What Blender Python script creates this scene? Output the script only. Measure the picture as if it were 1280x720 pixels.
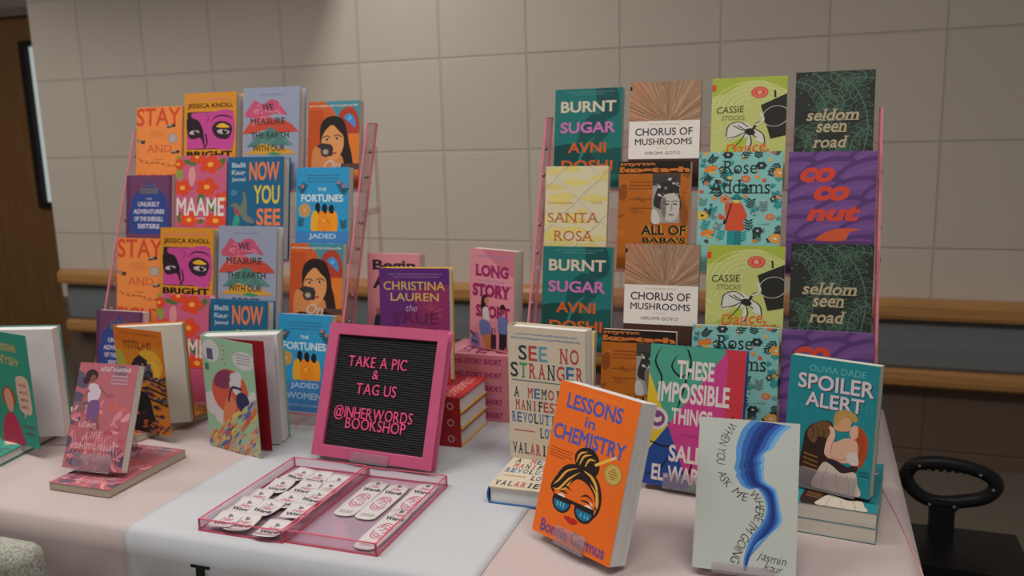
import bpy, bmesh, math, random
from mathutils import Vector, Matrix, Euler
for o in list(bpy.data.objects): bpy.data.objects.remove(o)
S = bpy.context.scene
COL = S.collection
PI = math.pi

# ------------------------------------------------------------------ camera, world, light, exposure
cam_d = bpy.data.cameras.new('camera'); cam = bpy.data.objects.new('camera', cam_d); COL.objects.link(cam)
S.camera = cam
cam_d.sensor_width = 36.0; cam_d.lens = 36.0*1066/1280
cam_d.clip_start = .05
YAW, PITCH, ROLL = .3391, .1842, -.0277
_cy, _sy, _cp, _sp = math.cos(YAW), math.sin(YAW), math.cos(PITCH), math.sin(PITCH)
_f = Vector((-_sy*_cp, _cy*_cp, -_sp)); _r = Vector((_cy, _sy, 0)); _u = _r.cross(_f)
_r2 = math.cos(ROLL)*_r + math.sin(ROLL)*_u; _u2 = -math.sin(ROLL)*_r + math.cos(ROLL)*_u
M = Matrix.Identity(4)
for i in range(3):
    M[i][0] = _r2[i]; M[i][1] = _u2[i]; M[i][2] = -_f[i]
M[2][3] = 1.37
cam.matrix_world = M
cam_d.dof.use_dof = True; cam_d.dof.focus_distance = 1.38; cam_d.dof.aperture_fstop = 4.2

S.view_settings.view_transform = 'Standard'; S.view_settings.look = 'None'
S.view_settings.gamma = 1.0; S.view_settings.use_curve_mapping = False
S.view_settings.exposure = 0.0

w = bpy.data.worlds.new('world'); S.world = w; w.use_nodes = True
w.node_tree.nodes['Background'].inputs[0].default_value = (1.0, .95, .9, 1)
w.node_tree.nodes['Background'].inputs[1].default_value = .16

def area(name, loc, sx, sy, power, color, rot=(0, 0, 0)):
    d = bpy.data.lights.new(name, 'AREA'); d.shape = 'RECTANGLE'; d.size = sx; d.size_y = sy
    d.energy = power; d.color = color
    o = bpy.data.objects.new(name, d); COL.objects.link(o); o.location = loc; o.rotation_euler = rot
    return o
LC = (1, .965, .93)
area('added_wall_strip_light', (-1.81, 2.75, 2.69), .06, 1.2, 9.5, LC)  # narrow unseen strip, added to brighten the wall with a sharp left edge
area('ceiling_panel_light', (-1.5, .72, 2.68), 1.2, .6, 25, LC)
area('ceiling_panel_light', (.25, .66, 2.68), 1.2, .6, 21, LC)
area('ceiling_panel_light', (-3.6, 1.5, 2.68), 1.2, .6, 24, LC)
area('added_left_fill_light', (-4.9, 2.4, 2.68), .6, 1.0, 10, LC)  # unseen fill, added to lighten the door and the left side
area('ceiling_panel_light', (-.6, -1.6, 2.68), 1.2, .6, 9, LC)

# ------------------------------------------------------------------ materials
def lin(c):
    return c/12.92 if c <= .04045 else ((c+.055)/1.055)**2.4
def hexlin(h):
    h = h.lstrip('#'); return [lin(int(h[i:i+2], 16)/255) for i in (0, 2, 4)]
_mats = {}
GAIN = 1.62
def ink(h, rough=.5, gain=None, spec=.18):
    """plain printed / painted colour; h is the colour under the dim room light"""
    g = GAIN if gain is None else gain
    k = ('ink', h, rough, g, spec)
    if k in _mats: return _mats[k]
    m = bpy.data.materials.new('ink_'+h.strip('#')); m.use_nodes = True
    nt = m.node_tree; b = nt.nodes['Principled BSDF']
    c = [min(.86, v*g) for v in hexlin(h)]
    b.inputs['Base Color'].default_value = (*c, 1)
    b.inputs['Roughness'].default_value = rough
    b.inputs['Specular IOR Level'].default_value = spec
    _mats[k] = m; return m
def base_mat(name, col, rough, spec=.4):
    m = bpy.data.materials.new(name); m.use_nodes = True
    nt = m.node_tree; b = nt.nodes['Principled BSDF']
    b.inputs['Base Color'].default_value = (*col, 1); b.inputs['Roughness'].default_value = rough
    b.inputs['Specular IOR Level'].default_value = spec
    return m, nt, b
def noise_col(nt, b, c1, c2, scale, detail=3, stretch=(1, 1, 1), bump=0, dist=.002):
    tc = nt.nodes.new('ShaderNodeTexCoord'); mp = nt.nodes.new('ShaderNodeMapping')
    mp.inputs['Scale'].default_value = stretch
    nz = nt.nodes.new('ShaderNodeTexNoise'); nz.inputs['Scale'].default_value = scale; nz.inputs['Detail'].default_value = detail
    cr = nt.nodes.new('ShaderNodeValToRGB')
    cr.color_ramp.elements[0].color = (*c1, 1); cr.color_ramp.elements[1].color = (*c2, 1)
    cr.color_ramp.elements[0].position = .3; cr.color_ramp.elements[1].position = .7
    nt.links.new(tc.outputs['Object'], mp.inputs[0]); nt.links.new(mp.outputs[0], nz.inputs['Vector'])
    nt.links.new(nz.outputs['Fac'], cr.inputs[0]); nt.links.new(cr.outputs[0], b.inputs['Base Color'])
    if bump:
        bp = nt.nodes.new('ShaderNodeBump'); bp.inputs['Strength'].default_value = bump; bp.inputs['Distance'].default_value = dist
        nt.links.new(nz.outputs['Fac'], bp.inputs['Height']); nt.links.new(bp.outputs[0], b.inputs['Normal'])
    return nz
def mat_noise(name, c1, c2, rough, scale, **k):
    m, nt, b = base_mat(name, c1, rough); noise_col(nt, b, c1, c2, scale, **k); return m
def mat_pages(name, c1, c2):
    """cut page edges: fine lines across the thickness (local y)"""
    m, nt, b = base_mat(name, c1, .8, .1)
    tc = nt.nodes.new('ShaderNodeTexCoord'); mp = nt.nodes.new('ShaderNodeMapping'); mp.inputs['Scale'].default_value = (6, 1400, 6)
    nz = nt.nodes.new('ShaderNodeTexNoise'); nz.inputs['Scale'].default_value = 1; nz.inputs['Detail'].default_value = 1
    cr = nt.nodes.new('ShaderNodeValToRGB'); cr.color_ramp.elements[0].color = (*c2, 1); cr.color_ramp.elements[1].color = (*c1, 1)
    cr.color_ramp.elements[0].position = .3; cr.color_ramp.elements[1].position = .6
    nt.links.new(tc.outputs['Object'], mp.inputs[0]); nt.links.new(mp.outputs[0], nz.inputs['Vector'])
    nt.links.new(nz.outputs['Fac'], cr.inputs[0]); nt.links.new(cr.outputs[0], b.inputs['Base Color'])
    return m
PAGE = mat_pages('page_edges', (.74, .69, .60), (.56, .51, .43))
PAGEW = mat_pages('white_page_edges', (.80, .78, .76), (.62, .60, .58))
PAGET = mat_pages('tan_page_edges', (.52, .46, .36), (.40, .35, .27))

def mat_acrylic(name, tint, diff, fac, gloss=.08):
    m = bpy.data.materials.new(name); m.use_nodes = True; nt = m.node_tree; nt.nodes.clear()
    out = nt.nodes.new('ShaderNodeOutputMaterial'); tr = nt.nodes.new('ShaderNodeBsdfTransparent'); tr.inputs[0].default_value = (*tint, 1)
    df = nt.nodes.new('ShaderNodeBsdfDiffuse'); df.inputs[0].default_value = (*diff, 1)
    gl = nt.nodes.new('ShaderNodeBsdfGlossy'); gl.inputs['Roughness'].default_value = .08
    m1 = nt.nodes.new('ShaderNodeMixShader'); m1.inputs[0].default_value = fac
    m2 = nt.nodes.new('ShaderNodeMixShader')
    lw = nt.nodes.new('ShaderNodeLayerWeight'); lw.inputs['Blend'].default_value = .25
    mu = nt.nodes.new('ShaderNodeMath'); mu.operation = 'MULTIPLY'; mu.inputs[1].default_value = gloss*4
    nt.links.new(lw.outputs['Fresnel'], mu.inputs[0]); nt.links.new(mu.outputs[0], m2.inputs[0])
    nt.links.new(tr.outputs[0], m1.inputs[1]); nt.links.new(df.outputs[0], m1.inputs[2])
    nt.links.new(m1.outputs[0], m2.inputs[1]); nt.links.new(gl.outputs[0], m2.inputs[2]); nt.links.new(m2.outputs[0], out.inputs[0])
    return m
ACR = mat_acrylic('pink_acrylic', (.985, .92, .935), (.85, .5, .55), .07)
ACR_TRAY = mat_acrylic('pink_tray_acrylic', (.985, .925, .955), (.85, .5, .64), .06)
ACR_EDGE = mat_acrylic('pink_acrylic_edge', (.95, .5, .58), (.86, .19, .27), .6)
TRAY_EDGE = ACR_EDGE
ACR_EDGE = mat_acrylic('rack_acrylic_edge', (.96, .62, .68), (.86, .34, .41), .5)
CLEAR = mat_acrylic('clear_acrylic', (.97, .97, .99), (.72, .70, .74), .12)
FROST = mat_acrylic('frosted_acrylic', (.95, .93, .95), (.70, .60, .62), .15)
METAL, _nt, _b = base_mat('screw_metal', (.35, .33, .33), .35); _b.inputs['Metallic'].default_value = .8

# ------------------------------------------------------------------ mesh helpers
class MB:
    def __init__(s): s.v = []; s.f = []; s.m = []; s.mats = []; s.sm = []
    def mi(s, mat):
        if mat not in s.mats: s.mats.append(mat)
        return s.mats.index(mat)
    def add(s, vs, fs, mat, smooth=False):
        b = len(s.v); s.v += [tuple(v) for v in vs]; i = s.mi(mat)
        for f in fs: s.f.append(tuple(b+k for k in f)); s.m.append(i); s.sm.append(smooth)
    def box(s, x0, x1, y0, y1, z0, z1, mat):
        v = [(x, y, z) for x in (x0, x1) for y in (y0, y1) for z in (z0, z1)]
        s.add(v, [(0, 1, 3, 2), (4, 6, 7, 5), (0, 4, 5, 1), (2, 3, 7, 6), (0, 2, 6, 4), (1, 5, 7, 3)], mat)
    def bbox(s, x0, x1, y0, y1, z0, z1, r, mat, seg=2):
        bm = bmesh.new(); bmesh.ops.create_cube(bm, size=1)
        for v in bm.verts: v.co = Vector((x0+(v.co.x+.5)*(x1-x0), y0+(v.co.y+.5)*(y1-y0), z0+(v.co.z+.5)*(z1-z0)))
        bmesh.ops.bevel(bm, geom=bm.edges[:], offset=r, segments=seg, affect='EDGES', profile=.5)
        bm.verts.index_update()
        s.add([v.co[:] for v in bm.verts], [[v.index for v in f.verts] for f in bm.faces], mat, True); bm.free()
    def prism(s, poly, axis, a, b, mat):
        """poly: 2-D points extruded along axis ('x','y','z') from a to b"""
        def P(p, t):
            return {'x': (t, p[0], p[1]), 'y': (p[0], t, p[1]), 'z': (p[0], p[1], t)}[axis]
        n = len(poly); v = [P(p, a) for p in poly]+[P(p, b) for p in poly]
        f = [tuple(range(n))[::-1], tuple(range(n, 2*n))]+[(i, (i+1) % n, n+(i+1) % n, n+i) for i in range(n)]
        s.add(v, f, mat)
    def tube(s, pts, r, mat, n=10, flat=1.0, up=(0, 0, 1)):
        pts = [Vector(p) for p in pts]; rings = []
        for i, p in enumerate(pts):
            d = (pts[min(i+1, len(pts)-1)]-pts[max(i-1, 0)]).normalized()
            a = d.cross(Vector(up))
            if a.length < 1e-4: a = d.cross(Vector((1, 0, 0)))
            a.normalize(); b = a.cross(d).normalized()
            rr = r[i] if isinstance(r, (list, tuple)) else r
            rings.append([p+a*rr*math.cos(2*PI*k/n)+b*rr*flat*math.sin(2*PI*k/n) for k in range(n)])
        v = [q for R_ in rings for q in R_]; f = []
        for i in range(len(rings)-1):
            for k in range(n):
                f.append((i*n+k, i*n+(k+1) % n, (i+1)*n+(k+1) % n, (i+1)*n+k))
        f.append(tuple(range(n))[::-1]); f.append(tuple((len(rings)-1)*n+k for k in range(n)))
        s.add(v, f, mat, True)
    def xform(s, Mx, start=0):
        s.v[start:] = [tuple(Mx @ Vector(v)) for v in s.v[start:]]
    def mesh(s, name):
        me = bpy.data.meshes.new(name); me.from_pydata(s.v, [], s.f)
        for m in s.mats: me.materials.append(m)
        me.polygons.foreach_set('material_index', s.m)
        me.polygons.foreach_set('use_smooth', s.sm); me.update(); return me
    def build(s, name, parent=None):
        o = bpy.data.objects.new(name, s.mesh(name)); COL.objects.link(o)
        if parent: o.parent = parent
        return o
def tag(o, label=None, cat=None, group=None, kind=None):
    if label: o['label'] = label
    if cat: o['category'] = cat
    if group: o['group'] = group
    if kind: o['kind'] = kind
    return o
def empty(name, loc=(0, 0, 0), rot=(0, 0, 0)):
    o = bpy.data.objects.new(name, None); COL.objects.link(o); o.location = loc; o.rotation_euler = rot
    o.empty_display_size = .05; return o
def recalc(o):
    bm = bmesh.new(); bm.from_mesh(o.data); bmesh.ops.recalc_face_normals(bm, faces=bm.faces[:]); bm.to_mesh(o.data); bm.free(); return o

# ------------------------------------------------------------------ lettering
_glyph = {}
def embolden(v, f, d):
    """grow filled letter outlines by d, islands and holes kept"""
    from mathutils.geometry import tessellate_polygon
    par = list(range(len(v)))
    def find(i):
        while par[i] != i: i = par[i]
        return i
    nxt = {}; edges = set()
    for fc in f:
        for i in range(len(fc)):
            edges.add((fc[i], fc[(i+1) % len(fc)])); par[find(fc[i])] = find(fc[(i+1) % len(fc)])
    area = sum((v[fc[1]][0]-v[fc[0]][0])*(v[fc[2]][1]-v[fc[0]][1])-(v[fc[2]][0]-v[fc[0]][0])*(v[fc[1]][1]-v[fc[0]][1]) for fc in f)
    for a, b in edges:
        if (b, a) not in edges: nxt[a] = b
    loops = {}; seen = set()
    for a in list(nxt):
        if a in seen: continue
        L = []; q = a
        while q not in seen and q in nxt: seen.add(q); L.append(q); q = nxt[q]
        P = []
        for i in L:
            p = Vector((v[i][0], v[i][1]))
            if not P or (p-P[-1]).length > .004: P.append(p)
        if len(P) > 2 and (P[0]-P[-1]).length < .004: P.pop()
        if len(P) < 3: continue
        sg = 1 if area > 0 else -1; Q = []
        for i, p in enumerate(P):
            d0 = (p-P[i-1]).normalized(); d1 = (P[(i+1) % len(P)]-p).normalized()
            n0, n1 = Vector((d0.y, -d0.x))*sg, Vector((d1.y, -d1.x))*sg; m = n0+n1
            if m.length < .2: m = n0
            m.normalize(); Q.append(p+m*min(d/max(.35, m.dot(n0)), 2.2*d))
        loops.setdefault(find(a), []).append(Q)
    V, F = [], []
    for Ls in loops.values():
        flat = [q for L in Ls for q in L]; n = len(V); V += [(q.x, q.y) for q in flat]
        F += [tuple(n+i for i in t) for t in tessellate_polygon([[Vector((q.x, q.y, 0)) for q in L] for L in Ls])]
    return V, F
def glyphs(s, bold=0.0, shear=0.0, serif=False, space=1.0):
    k = (s, bold, shear, serif, space)
    if k in _glyph: return _glyph[k]
    fat = bold > 0 and (serif or 'M' in s or 'm' in s); off = 0.0 if fat else bold
    if serif: off = min(off, 0)
    cu = bpy.data.curves.new('txt', 'FONT'); cu.body = s; cu.offset = off; cu.shear = 0 if serif else shear
    cu.resolution_u = 3; cu.space_character = space
    ob = bpy.data.objects.new('txt', cu)
    me = bpy.data.meshes.new_from_object(ob)
    v = [(p.co.x, p.co.y) for p in me.vertices]; f = [tuple(p.vertices) for p in me.polygons]
    if fat: v, f = embolden(v, f, bold)
    if serif:
        o_ = bold if fat else off; cnt = {}
        for fc in f:
            for i in range(len(fc)):
                e = tuple(sorted((fc[i], fc[(i+1) % len(fc)]))); cnt[e] = cnt.get(e, 0)+1
        for (a, b), c in list(cnt.items()):
            if c != 1: continue
            (x0, y0), (x1, y1) = v[a], v[b]
            if abs(y0-y1) > .004 or not .015 < abs(x1-x0) < .19+2*o_: continue
            y = y0; low = abs(y+o_) < .012; high = min(abs(y-L-o_) for L in (.449, .682)) < .012
            if not (low or high): continue
            xl, xr = min(x0, x1), max(x0, x1); yy = (y, y+.05) if low else (y-.05, y)
            for xa, xb in ((xl-.085, xl), (xr, xr+.085)):
                n = len(v); v += [(xa, yy[0]), (xb, yy[0]), (xb, yy[1]), (xa, yy[1])]; f.append((n, n+1, n+2, n+3))
        v = [(x+shear*y, y) for x, y in v]
    bpy.data.meshes.remove(me); bpy.data.objects.remove(ob); bpy.data.curves.remove(cu)
    _glyph[k] = (v, f); return v, f

# ------------------------------------------------------------------ printed artwork (flat ink on a cover)
class Art:
    """u to the right 0..1, v downwards 0..1 over a face of W x H metres"""
    def __init__(s, W, H): s.W = W; s.H = H; s.items = []
    def _p(s, p): return (p[0]*s.W, p[1]*s.H)
    def _clip(s, pts):
        for ax, val, sg in ((0, 0, 1), (0, s.W, -1), (1, 0, 1), (1, s.H, -1)):
            out = []
            for i in range(len(pts)):
                a, b = pts[i-1], pts[i]; da, db = (a[ax]-val)*sg, (b[ax]-val)*sg
                if (da >= 0) != (db >= 0):
                    t = da/(da-db); out.append((a[0]+(b[0]-a[0])*t, a[1]+(b[1]-a[1])*t))
                if db >= 0: out.append(b)
            pts = out
            if not pts: return pts
        return pts
    def raw(s, pts, col):
        pts = s._clip(pts)
        if len(pts) > 2: s.items.append((pts, [tuple(range(len(pts)))], col))
    def poly(s, pts, col): s.raw([s._p(p) for p in pts], col)
    def rect(s, x0, y0, x1, y1, col): s.poly([(x0, y0), (x1, y0), (x1, y1), (x0, y1)], col)
    def ell(s, cx, cy, rx, ry, col, rot=0, n=20, a0=0, a1=360):
        """radii in units of the width"""
        c, d = math.cos(math.radians(rot)), math.sin(math.radians(rot)); P = []
        full = a1-a0 >= 360
        for i in range(n if full else n+1):
            t = math.radians(a0+(a1-a0)*i/n); x, y = rx*math.cos(t)*s.W, ry*math.sin(t)*s.W
            P.append((cx*s.W+x*c-y*d, cy*s.H+x*d+y*c))
        s.raw(P, col)
    def line(s, pts, wd, col, taper=False):
        P = [Vector(s._p(p)) for p in pts]; wd *= s.W; n = len(P); L, R_ = [], []
        for i in range(n):
            d = P[min(i+1, n-1)]-P[max(i-1, 0)]
            if d.length < 1e-9: d = Vector((1, 0))
            d.normalize(); q = Vector((-d.y, d.x))
            k = wd/2
            if taper: k *= max(.12, math.sin(PI*(i+.15)/(n-1+.3)))
            L.append(P[i]+q*k); R_.append(P[i]-q*k)
        for i in range(n-1):
            quad = s._clip([tuple(L[i]), tuple(L[i+1]), tuple(R_[i+1]), tuple(R_[i])])
            if len(quad) > 2:
                same = s.items and i and s.items[-1][2] == col and s.items[-1][1][0] != None and len(s.items[-1]) == 4
                if same:
                    pts0, fs, c, fl = s.items[-1]; b = len(pts0); pts0.extend(quad); fs.append(tuple(range(b, b+len(quad))))
                else: s.items.append((list(quad), [tuple(range(len(quad)))], col, 1))
    def curve(s, pts, wd, col, n=16, taper=False):
        s.line(spline(pts, n), wd, col, taper)
    def blob(s, pts, col, n=6): s.poly(spline(pts, n, True), col)
    def text(s, t, x0, y0, x1, y1, col, bold=0.0, shear=0.0, serif=False, rot=0, space=1.0):
        """fitted into the box"""
        v, f = glyphs(t, bold, shear, serif, space)
        if not v: return
        ax, bx = min(p[0] for p in v), max(p[0] for p in v); ay, by = min(p[1] for p in v), max(p[1] for p in v)
        X0, Y0, X1, Y1 = x0*s.W, y0*s.H, x1*s.W, y1*s.H
        P = [(X0+(p[0]-ax)/(bx-ax)*(X1-X0), Y1-(p[1]-ay)/(by-ay)*(Y1-Y0)) for p in v]
        if rot:
            c, d = math.cos(math.radians(rot)), math.sin(math.radians(rot)); cx, cy = (X0+X1)/2, (Y0+Y1)/2
            P = [(cx+(x-cx)*c-(y-cy)*d, cy+(x-cx)*d+(y-cy)*c) for x, y in P]
        s.items.append((P, list(f), col))
    def marks(s, x0, y0, x1, y1, col, n=6, slant=0.0):
        """a word too blurred to read: short upright strokes and bars"""
        st = random.getstate(); random.seed(int(x0*977+y0*613+n)); wd = (x1-x0)/n; h = y1-y0
        for i in range(n):
            a, b = x0+i*wd, x0+(i+.78)*wd; k = random.choice((0, .12, .2))
            s.rect(a, y0+h*k, a+wd*.24, y1, col)
            if random.random() < .7: s.rect(b-wd*.22, y0+h*(.15 if k else .3), b, y1, col)
            yy = random.choice((y0+h*k, y0+h*.45, y1-h*.22)); s.rect(a, yy, b, yy+h*.22, col)
        random.setstate(st)
    def squash(s, k):
        s.items = [([(p[0], p[1]*k) for p in it[0]], it[1], it[2]) for it in s.items]; return s
    def tpath(s, t, pts, size, col, bold=0.0, shear=0.0, space=.12):
        """letters one by one along a curve; size = cap height in widths"""
        P = [Vector(s._p(p)) for p in spline(pts, 24)]; cum = [0]
        for a, b in zip(P, P[1:]): cum.append(cum[-1]+(b-a).length)
        k = size*s.W/.682; tot = 0; adv = []
        for ch in t:
            if ch == ' ': adv.append((.3*k, None)); tot += .3*k; continue
            v, f = glyphs(ch, bold, shear); wd = (max(p[0] for p in v)-min(p[0] for p in v))*k
            adv.append((wd+space*k, (v, f))); tot += wd+space*k
        sc = cum[-1]/tot; pos = 0
        for wd, g in adv:
            c = (pos+wd/2)*sc; pos += wd
            if not g: continue
            i = max(j for j in range(len(cum)-1) if cum[j] <= c+1e-9); d = (P[i+1]-P[i]).normalized()
            o = P[i]+d*(c-cum[i]); q = Vector((-d.y, d.x)); v, f = g
            mx = (min(p[0] for p in v)+max(p[0] for p in v))/2
            kx = k*min(1, sc); s.items.append(([tuple(o+d*(p[0]-mx)*kx-q*(p[1]-.34)*k) for p in v], list(f), col))
    def put(s, mb, Mx=None, lift=6e-5, dz=9e-6):
        """add to a mesh: face spans local x -W/2..W/2, z 0..H, front towards -y"""
        dz = min(dz, 5e-4/max(1, len(s.items)))
        for i, it in enumerate(s.items):
            y = -(lift+dz*i)
            v = [Vector((p[0]-s.W/2, y, s.H-p[1])) for p in it[0]]
            if Mx: v = [Mx @ q for q in v]
            mat = it[2] if not isinstance(it[2], str) else ink(it[2])
            mb.add(v, it[1], mat)
def spline(pts, n=8, closed=False):
    out = []; N = len(pts)
    for i in range(N if closed else N-1):
        if closed: p0, p1, p2, p3 = pts[i-1], pts[i], pts[(i+1) % N], pts[(i+2) % N]
        else: p0, p1, p2, p3 = pts[max(i-1, 0)], pts[i], pts[i+1], pts[min(i+2, N-1)]
        for k in range(n):
            t = k/n
            out.append(tuple(.5*(2*b+(c-a)*t+(2*a-5*b+4*c-d)*t*t+(-a+3*b-3*c+d)*t**3) for a, b, c, d in zip(p0, p1, p2, p3)))
    if not closed: out.append(tuple(pts[-1]))
    return out

# ------------------------------------------------------------------ cover artwork
BLK = '#1b1a1a'; WHT = '#a8a29c'
def sprig(a, x, y, L, ang, col, n=4, lw=.012, leaf=.035):
    """small stem with paired leaves; L in widths"""
    ca, sa = math.cos(math.radians(ang)), math.sin(math.radians(ang)); k = a.W/a.H
    a.line([(x, y), (x+ca*L, y+sa*L*k)], lw, col)
    for i in range(n):
        t = (i+.6)/n; px, py = x+ca*L*t, y+sa*L*t*k
        for sgn in (-1, 1):
            b = ang+sgn*50; a.ell(px+math.cos(math.radians(b))*leaf, py+math.sin(math.radians(b))*leaf*k, leaf, leaf*.4, col, b, 8)
def flower(a, x, y, r, col, mid, n=6):
    k = a.W/a.H
    for i in range(n):
        t = 2*PI*i/n; a.ell(x+math.cos(t)*r*.62, y+math.sin(t)*r*.62*k, r*.42, r*.42, col, 0, 10)
    a.ell(x, y, r*.5, r*.5, col, 0, 10); a.ell(x, y, r*.26, r*.26, mid, 0, 10)

def art_stay(W, H):
    a = Art(W, H); a.rect(0, 0, 1, 1, '#bd6f38')
    a.text('STAY', .0, .015, .97, .295, '#a83a28', .015)
    a.ell(.80, .49, .115, .115, '#80706a'); a.ell(.80, .49, .09, .09, '#94847c')
    a.text('AND', .22, .59, .78, .70, '#a84030', 0, 0, True)
    for x, y, r in ((.76, .30, -20), (.10, .53, 30), (.86, .70, -10)):
        a.ell(x, y, .10, .035, '#3c3833', r); a.ell(x-.03, y-.012, .05, .02, '#8a8074', r+25); a.ell(x+.07, y, .03, .03, '#2c2a28')
    a.text('a novel', .40, .79, .58, .82, '#7a4a30')
    for i in range(4): a.rect(.30, .37+i*.03, .62, .38+i*.03, '#a86038')
    a.curve([(.05, .79), (.25, .87), (.5, .86), (.7, .92), (.95, .90)], .012, '#7a4526', 8)
    for i in range(7): a.ell(.12+i*.12, .83+.012*i, .035, .014, '#7a4526', 40 if i % 2 else -30, 8)
    a.squash(.77); a.text('FIGHT', .02, .80, .98, .95, '#a83a28', .015)
    return a
def art_knoll(W, H):
    a = Art(W, H); a.rect(0, 0, 1, 1, '#a97022')
    a.marks(.10, .07, .88, .12, '#b0605a', 13)
    a.text('JESSICA KNOLL', .06, .16, .94, .25, '#2c2118', .02)
    a.rect(.06, .29, .94, .86, '#2a1f22'); 
    a.blob([(.17, .305), (.5, .30), (.93, .305), (.935, .84), (.6, .845), (.42, .84), (.40, .72), (.36, .55), (.28, .42), (.16, .38)], '#9c3a72', 6)
    a.poly([(.06, .62), (.2, .60), (.34, .70), (.40, .845), (.06, .855)], '#9c3a72')
    a.blob([(.05, .40), (.2, .40), (.33, .50), (.38, .62), (.3, .68), (.1, .68)], '#231a20', 5)
    a.ell(.20, .60, .10, .05, '#9a8f92', -10); a.ell(.23, .60, .045, .05, BLK); a.ell(.245, .585, .015, .015, '#b8b0ac')
    a.blob([(.55, .52), (.66, .44), (.84, .46), (.93, .55), (.86, .70), (.68, .70), (.57, .62)], '#2a1d26', 6)
    a.blob([(.62, .52), (.74, .47), (.88, .53), (.76, .54)], '#b88a28', 5)
    a.ell(.76, .60, .12, .055, '#9a8f92', 8); a.ell(.79, .60, .05, .055, BLK); a.ell(.805, .58, .016, .016, '#b8b0ac')
    a.curve([(.52, .44), (.65, .36), (.85, .37), (.94, .43)], .035, '#2a1d26', 8, True)
    a.curve([(.42, .62), (.45, .76), (.40, .84)], .03, '#2a1d26', 6)
    a.curve([(.42, .47), (.48, .38), (.42, .33)], .02, '#7c2c5c', 6)
    a.text('BRIGHT', .06, .89, .94, .985, '#1e1712', .04)
    return a.squash(0.67)
def art_measure(W, H):
    a = Art(W, H); a.rect(0, 0, 1, 1, '#767b8c')
    a.marks(.28, .075, .68, .095, '#5f6678', 14)
    a.blob([(.04, .335), (.14, .21), (.21, .145), (.34, .20), (.48, .15), (.60, .16), (.70, .25), (.78, .335), (.6, .315), (.3, .36)], '#98435a', 5)
    for i in range(26):
        random.seed(i); a.ell(random.uniform(.14, .68), random.uniform(.20, .31), .018, .018, '#b06878', 0, 6)
    a.poly([(.0, .55), (.1, .44), (.22, .355), (.36, .335), (.5, .36), (.62, .41), (.75, .40), (.87, .45), (.99, .535), (.7, .545), (.4, .50), (.2, .545)], '#9c3c2e')
    a.poly([(.10, .44), (.22, .36), (.36, .335), (.52, .36), (.4, .42), (.2, .46)], '#a8545a')
    a.poly([(.07, .71), (.22, .60), (.40, .52), (.50, .47), (.62, .53), (.75, .60), (.90, .695), (.6, .69), (.35, .70)], '#40635c')
    a.line([(.10, .69), (.3, .58), (.45, .68), (.65, .58), (.85, .69)], .012, '#5d8078')
    a.poly([(.03, .80), (.2, .735), (.35, .665), (.50, .70), (.65, .74), (.78, .73), (.97, .795), (.6, .81), (.3, .80)], '#a1782e')
    a.poly([(.43, .80), (.55, .77), (.72, .80), (.6, .82)], '#3a7048')
    a.text('WE', .34, .195, .54, .28, '#3e2630', .02); a.text('MEASURE', .14, .365, .75, .445, '#3a2624', .02)
    a.text('THE EARTH', .15, .535, .82, .61, '#26352f', .02); a.text('WITH OUR', .18, .69, .76, .765, '#332a1c', .02)
    a.text('BODIES', .26, .84, .72, .91, '#3a2624', .02)
    return a.squash(0.81)
def art_on(W, H):
    a = Art(W, H); a.rect(0, 0, 1, 1, '#a24a26'); a.rect(0, .12, .3, 1, '#98401f')
    a.blob([(.36, .0), (1.0, .0), (1.02, .30), (.85, .32), (.6, .26), (.5, .12)], '#37707c', 5)
    a.blob([(.60, .18), (.72, .09), (.88, .10), (.97, .22), (.99, .42), (.80, .44), (.63, .32)], '#8c3424', 6)
    a.blob([(.70, .22), (.80, .17), (.90, .24), (.92, .36), (.8, .29)], '#3d6ea0', 5); a.ell(.81, .235, .035, .05, '#4a90b8', 30)
    a.rect(.8, .44, 1, 1, '#b06028')
    a.blob([(.24, .52), (.25, .32), (.36, .22), (.52, .20), (.68, .25), (.76, .40), (.80, .56), (.86, .72), (.88, .92), (.70, .93), (.64, .80), (.3, .6)], '#231c1b', 8)
    a.blob([(.10, .95), (.09, .70), (.16, .60), (.28, .60), (.36, .72), (.62, .72), (.70, .80), (.68, .98), (.3, .99)], '#a5693f', 6)
    a.blob([(.28, .48), (.36, .38), (.48, .32), (.60, .40), (.69, .47), (.70, .60), (.64, .72), (.54, .80), (.42, .78), (.32, .68), (.27, .57)], '#b07749', 8)
    a.ell(.37, .515, .05, .022, '#8a8a7c'); a.ell(.57, .50, .05, .022, '#8a8a7c'); a.ell(.38, .515, .022, .024, BLK); a.ell(.57, .50, .022, .024, BLK)
    a.curve([(.29, .49), (.37, .465), (.44, .49)], .02, BLK, 6); a.curve([(.51, .475), (.58, .455), (.66, .48)], .02, BLK, 6)
    a.ell(.52, .70, .05, .022, '#8f3038', -10)
    a.poly([(.17, .60), (.28, .56), (.46, .58), (.50, .63), (.48, .74), (.30, .74), (.27, .65)], '#2d2a2c')
    a.ell(.36, .68, .105, .105, '#2d2a2c'); a.ell(.355, .68, .065, .065, '#6b5a50'); a.ell(.355, .68, .04, .04, '#97866f')
    a.rect(.66, .84, 1.0, .92, '#4a3330'); a.blob([(.15, .99), (.2, .90), (.5, .92), (.7, .88), (.9, 1.0)], '#231c1b', 5)
    a.marks(.03, .045, .97, .075, '#b0a498', 20)
    a.text('On', .33, .79, .66, .93, '#a58c84', .03, .25, True)
    return a.squash(0.83)
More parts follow.
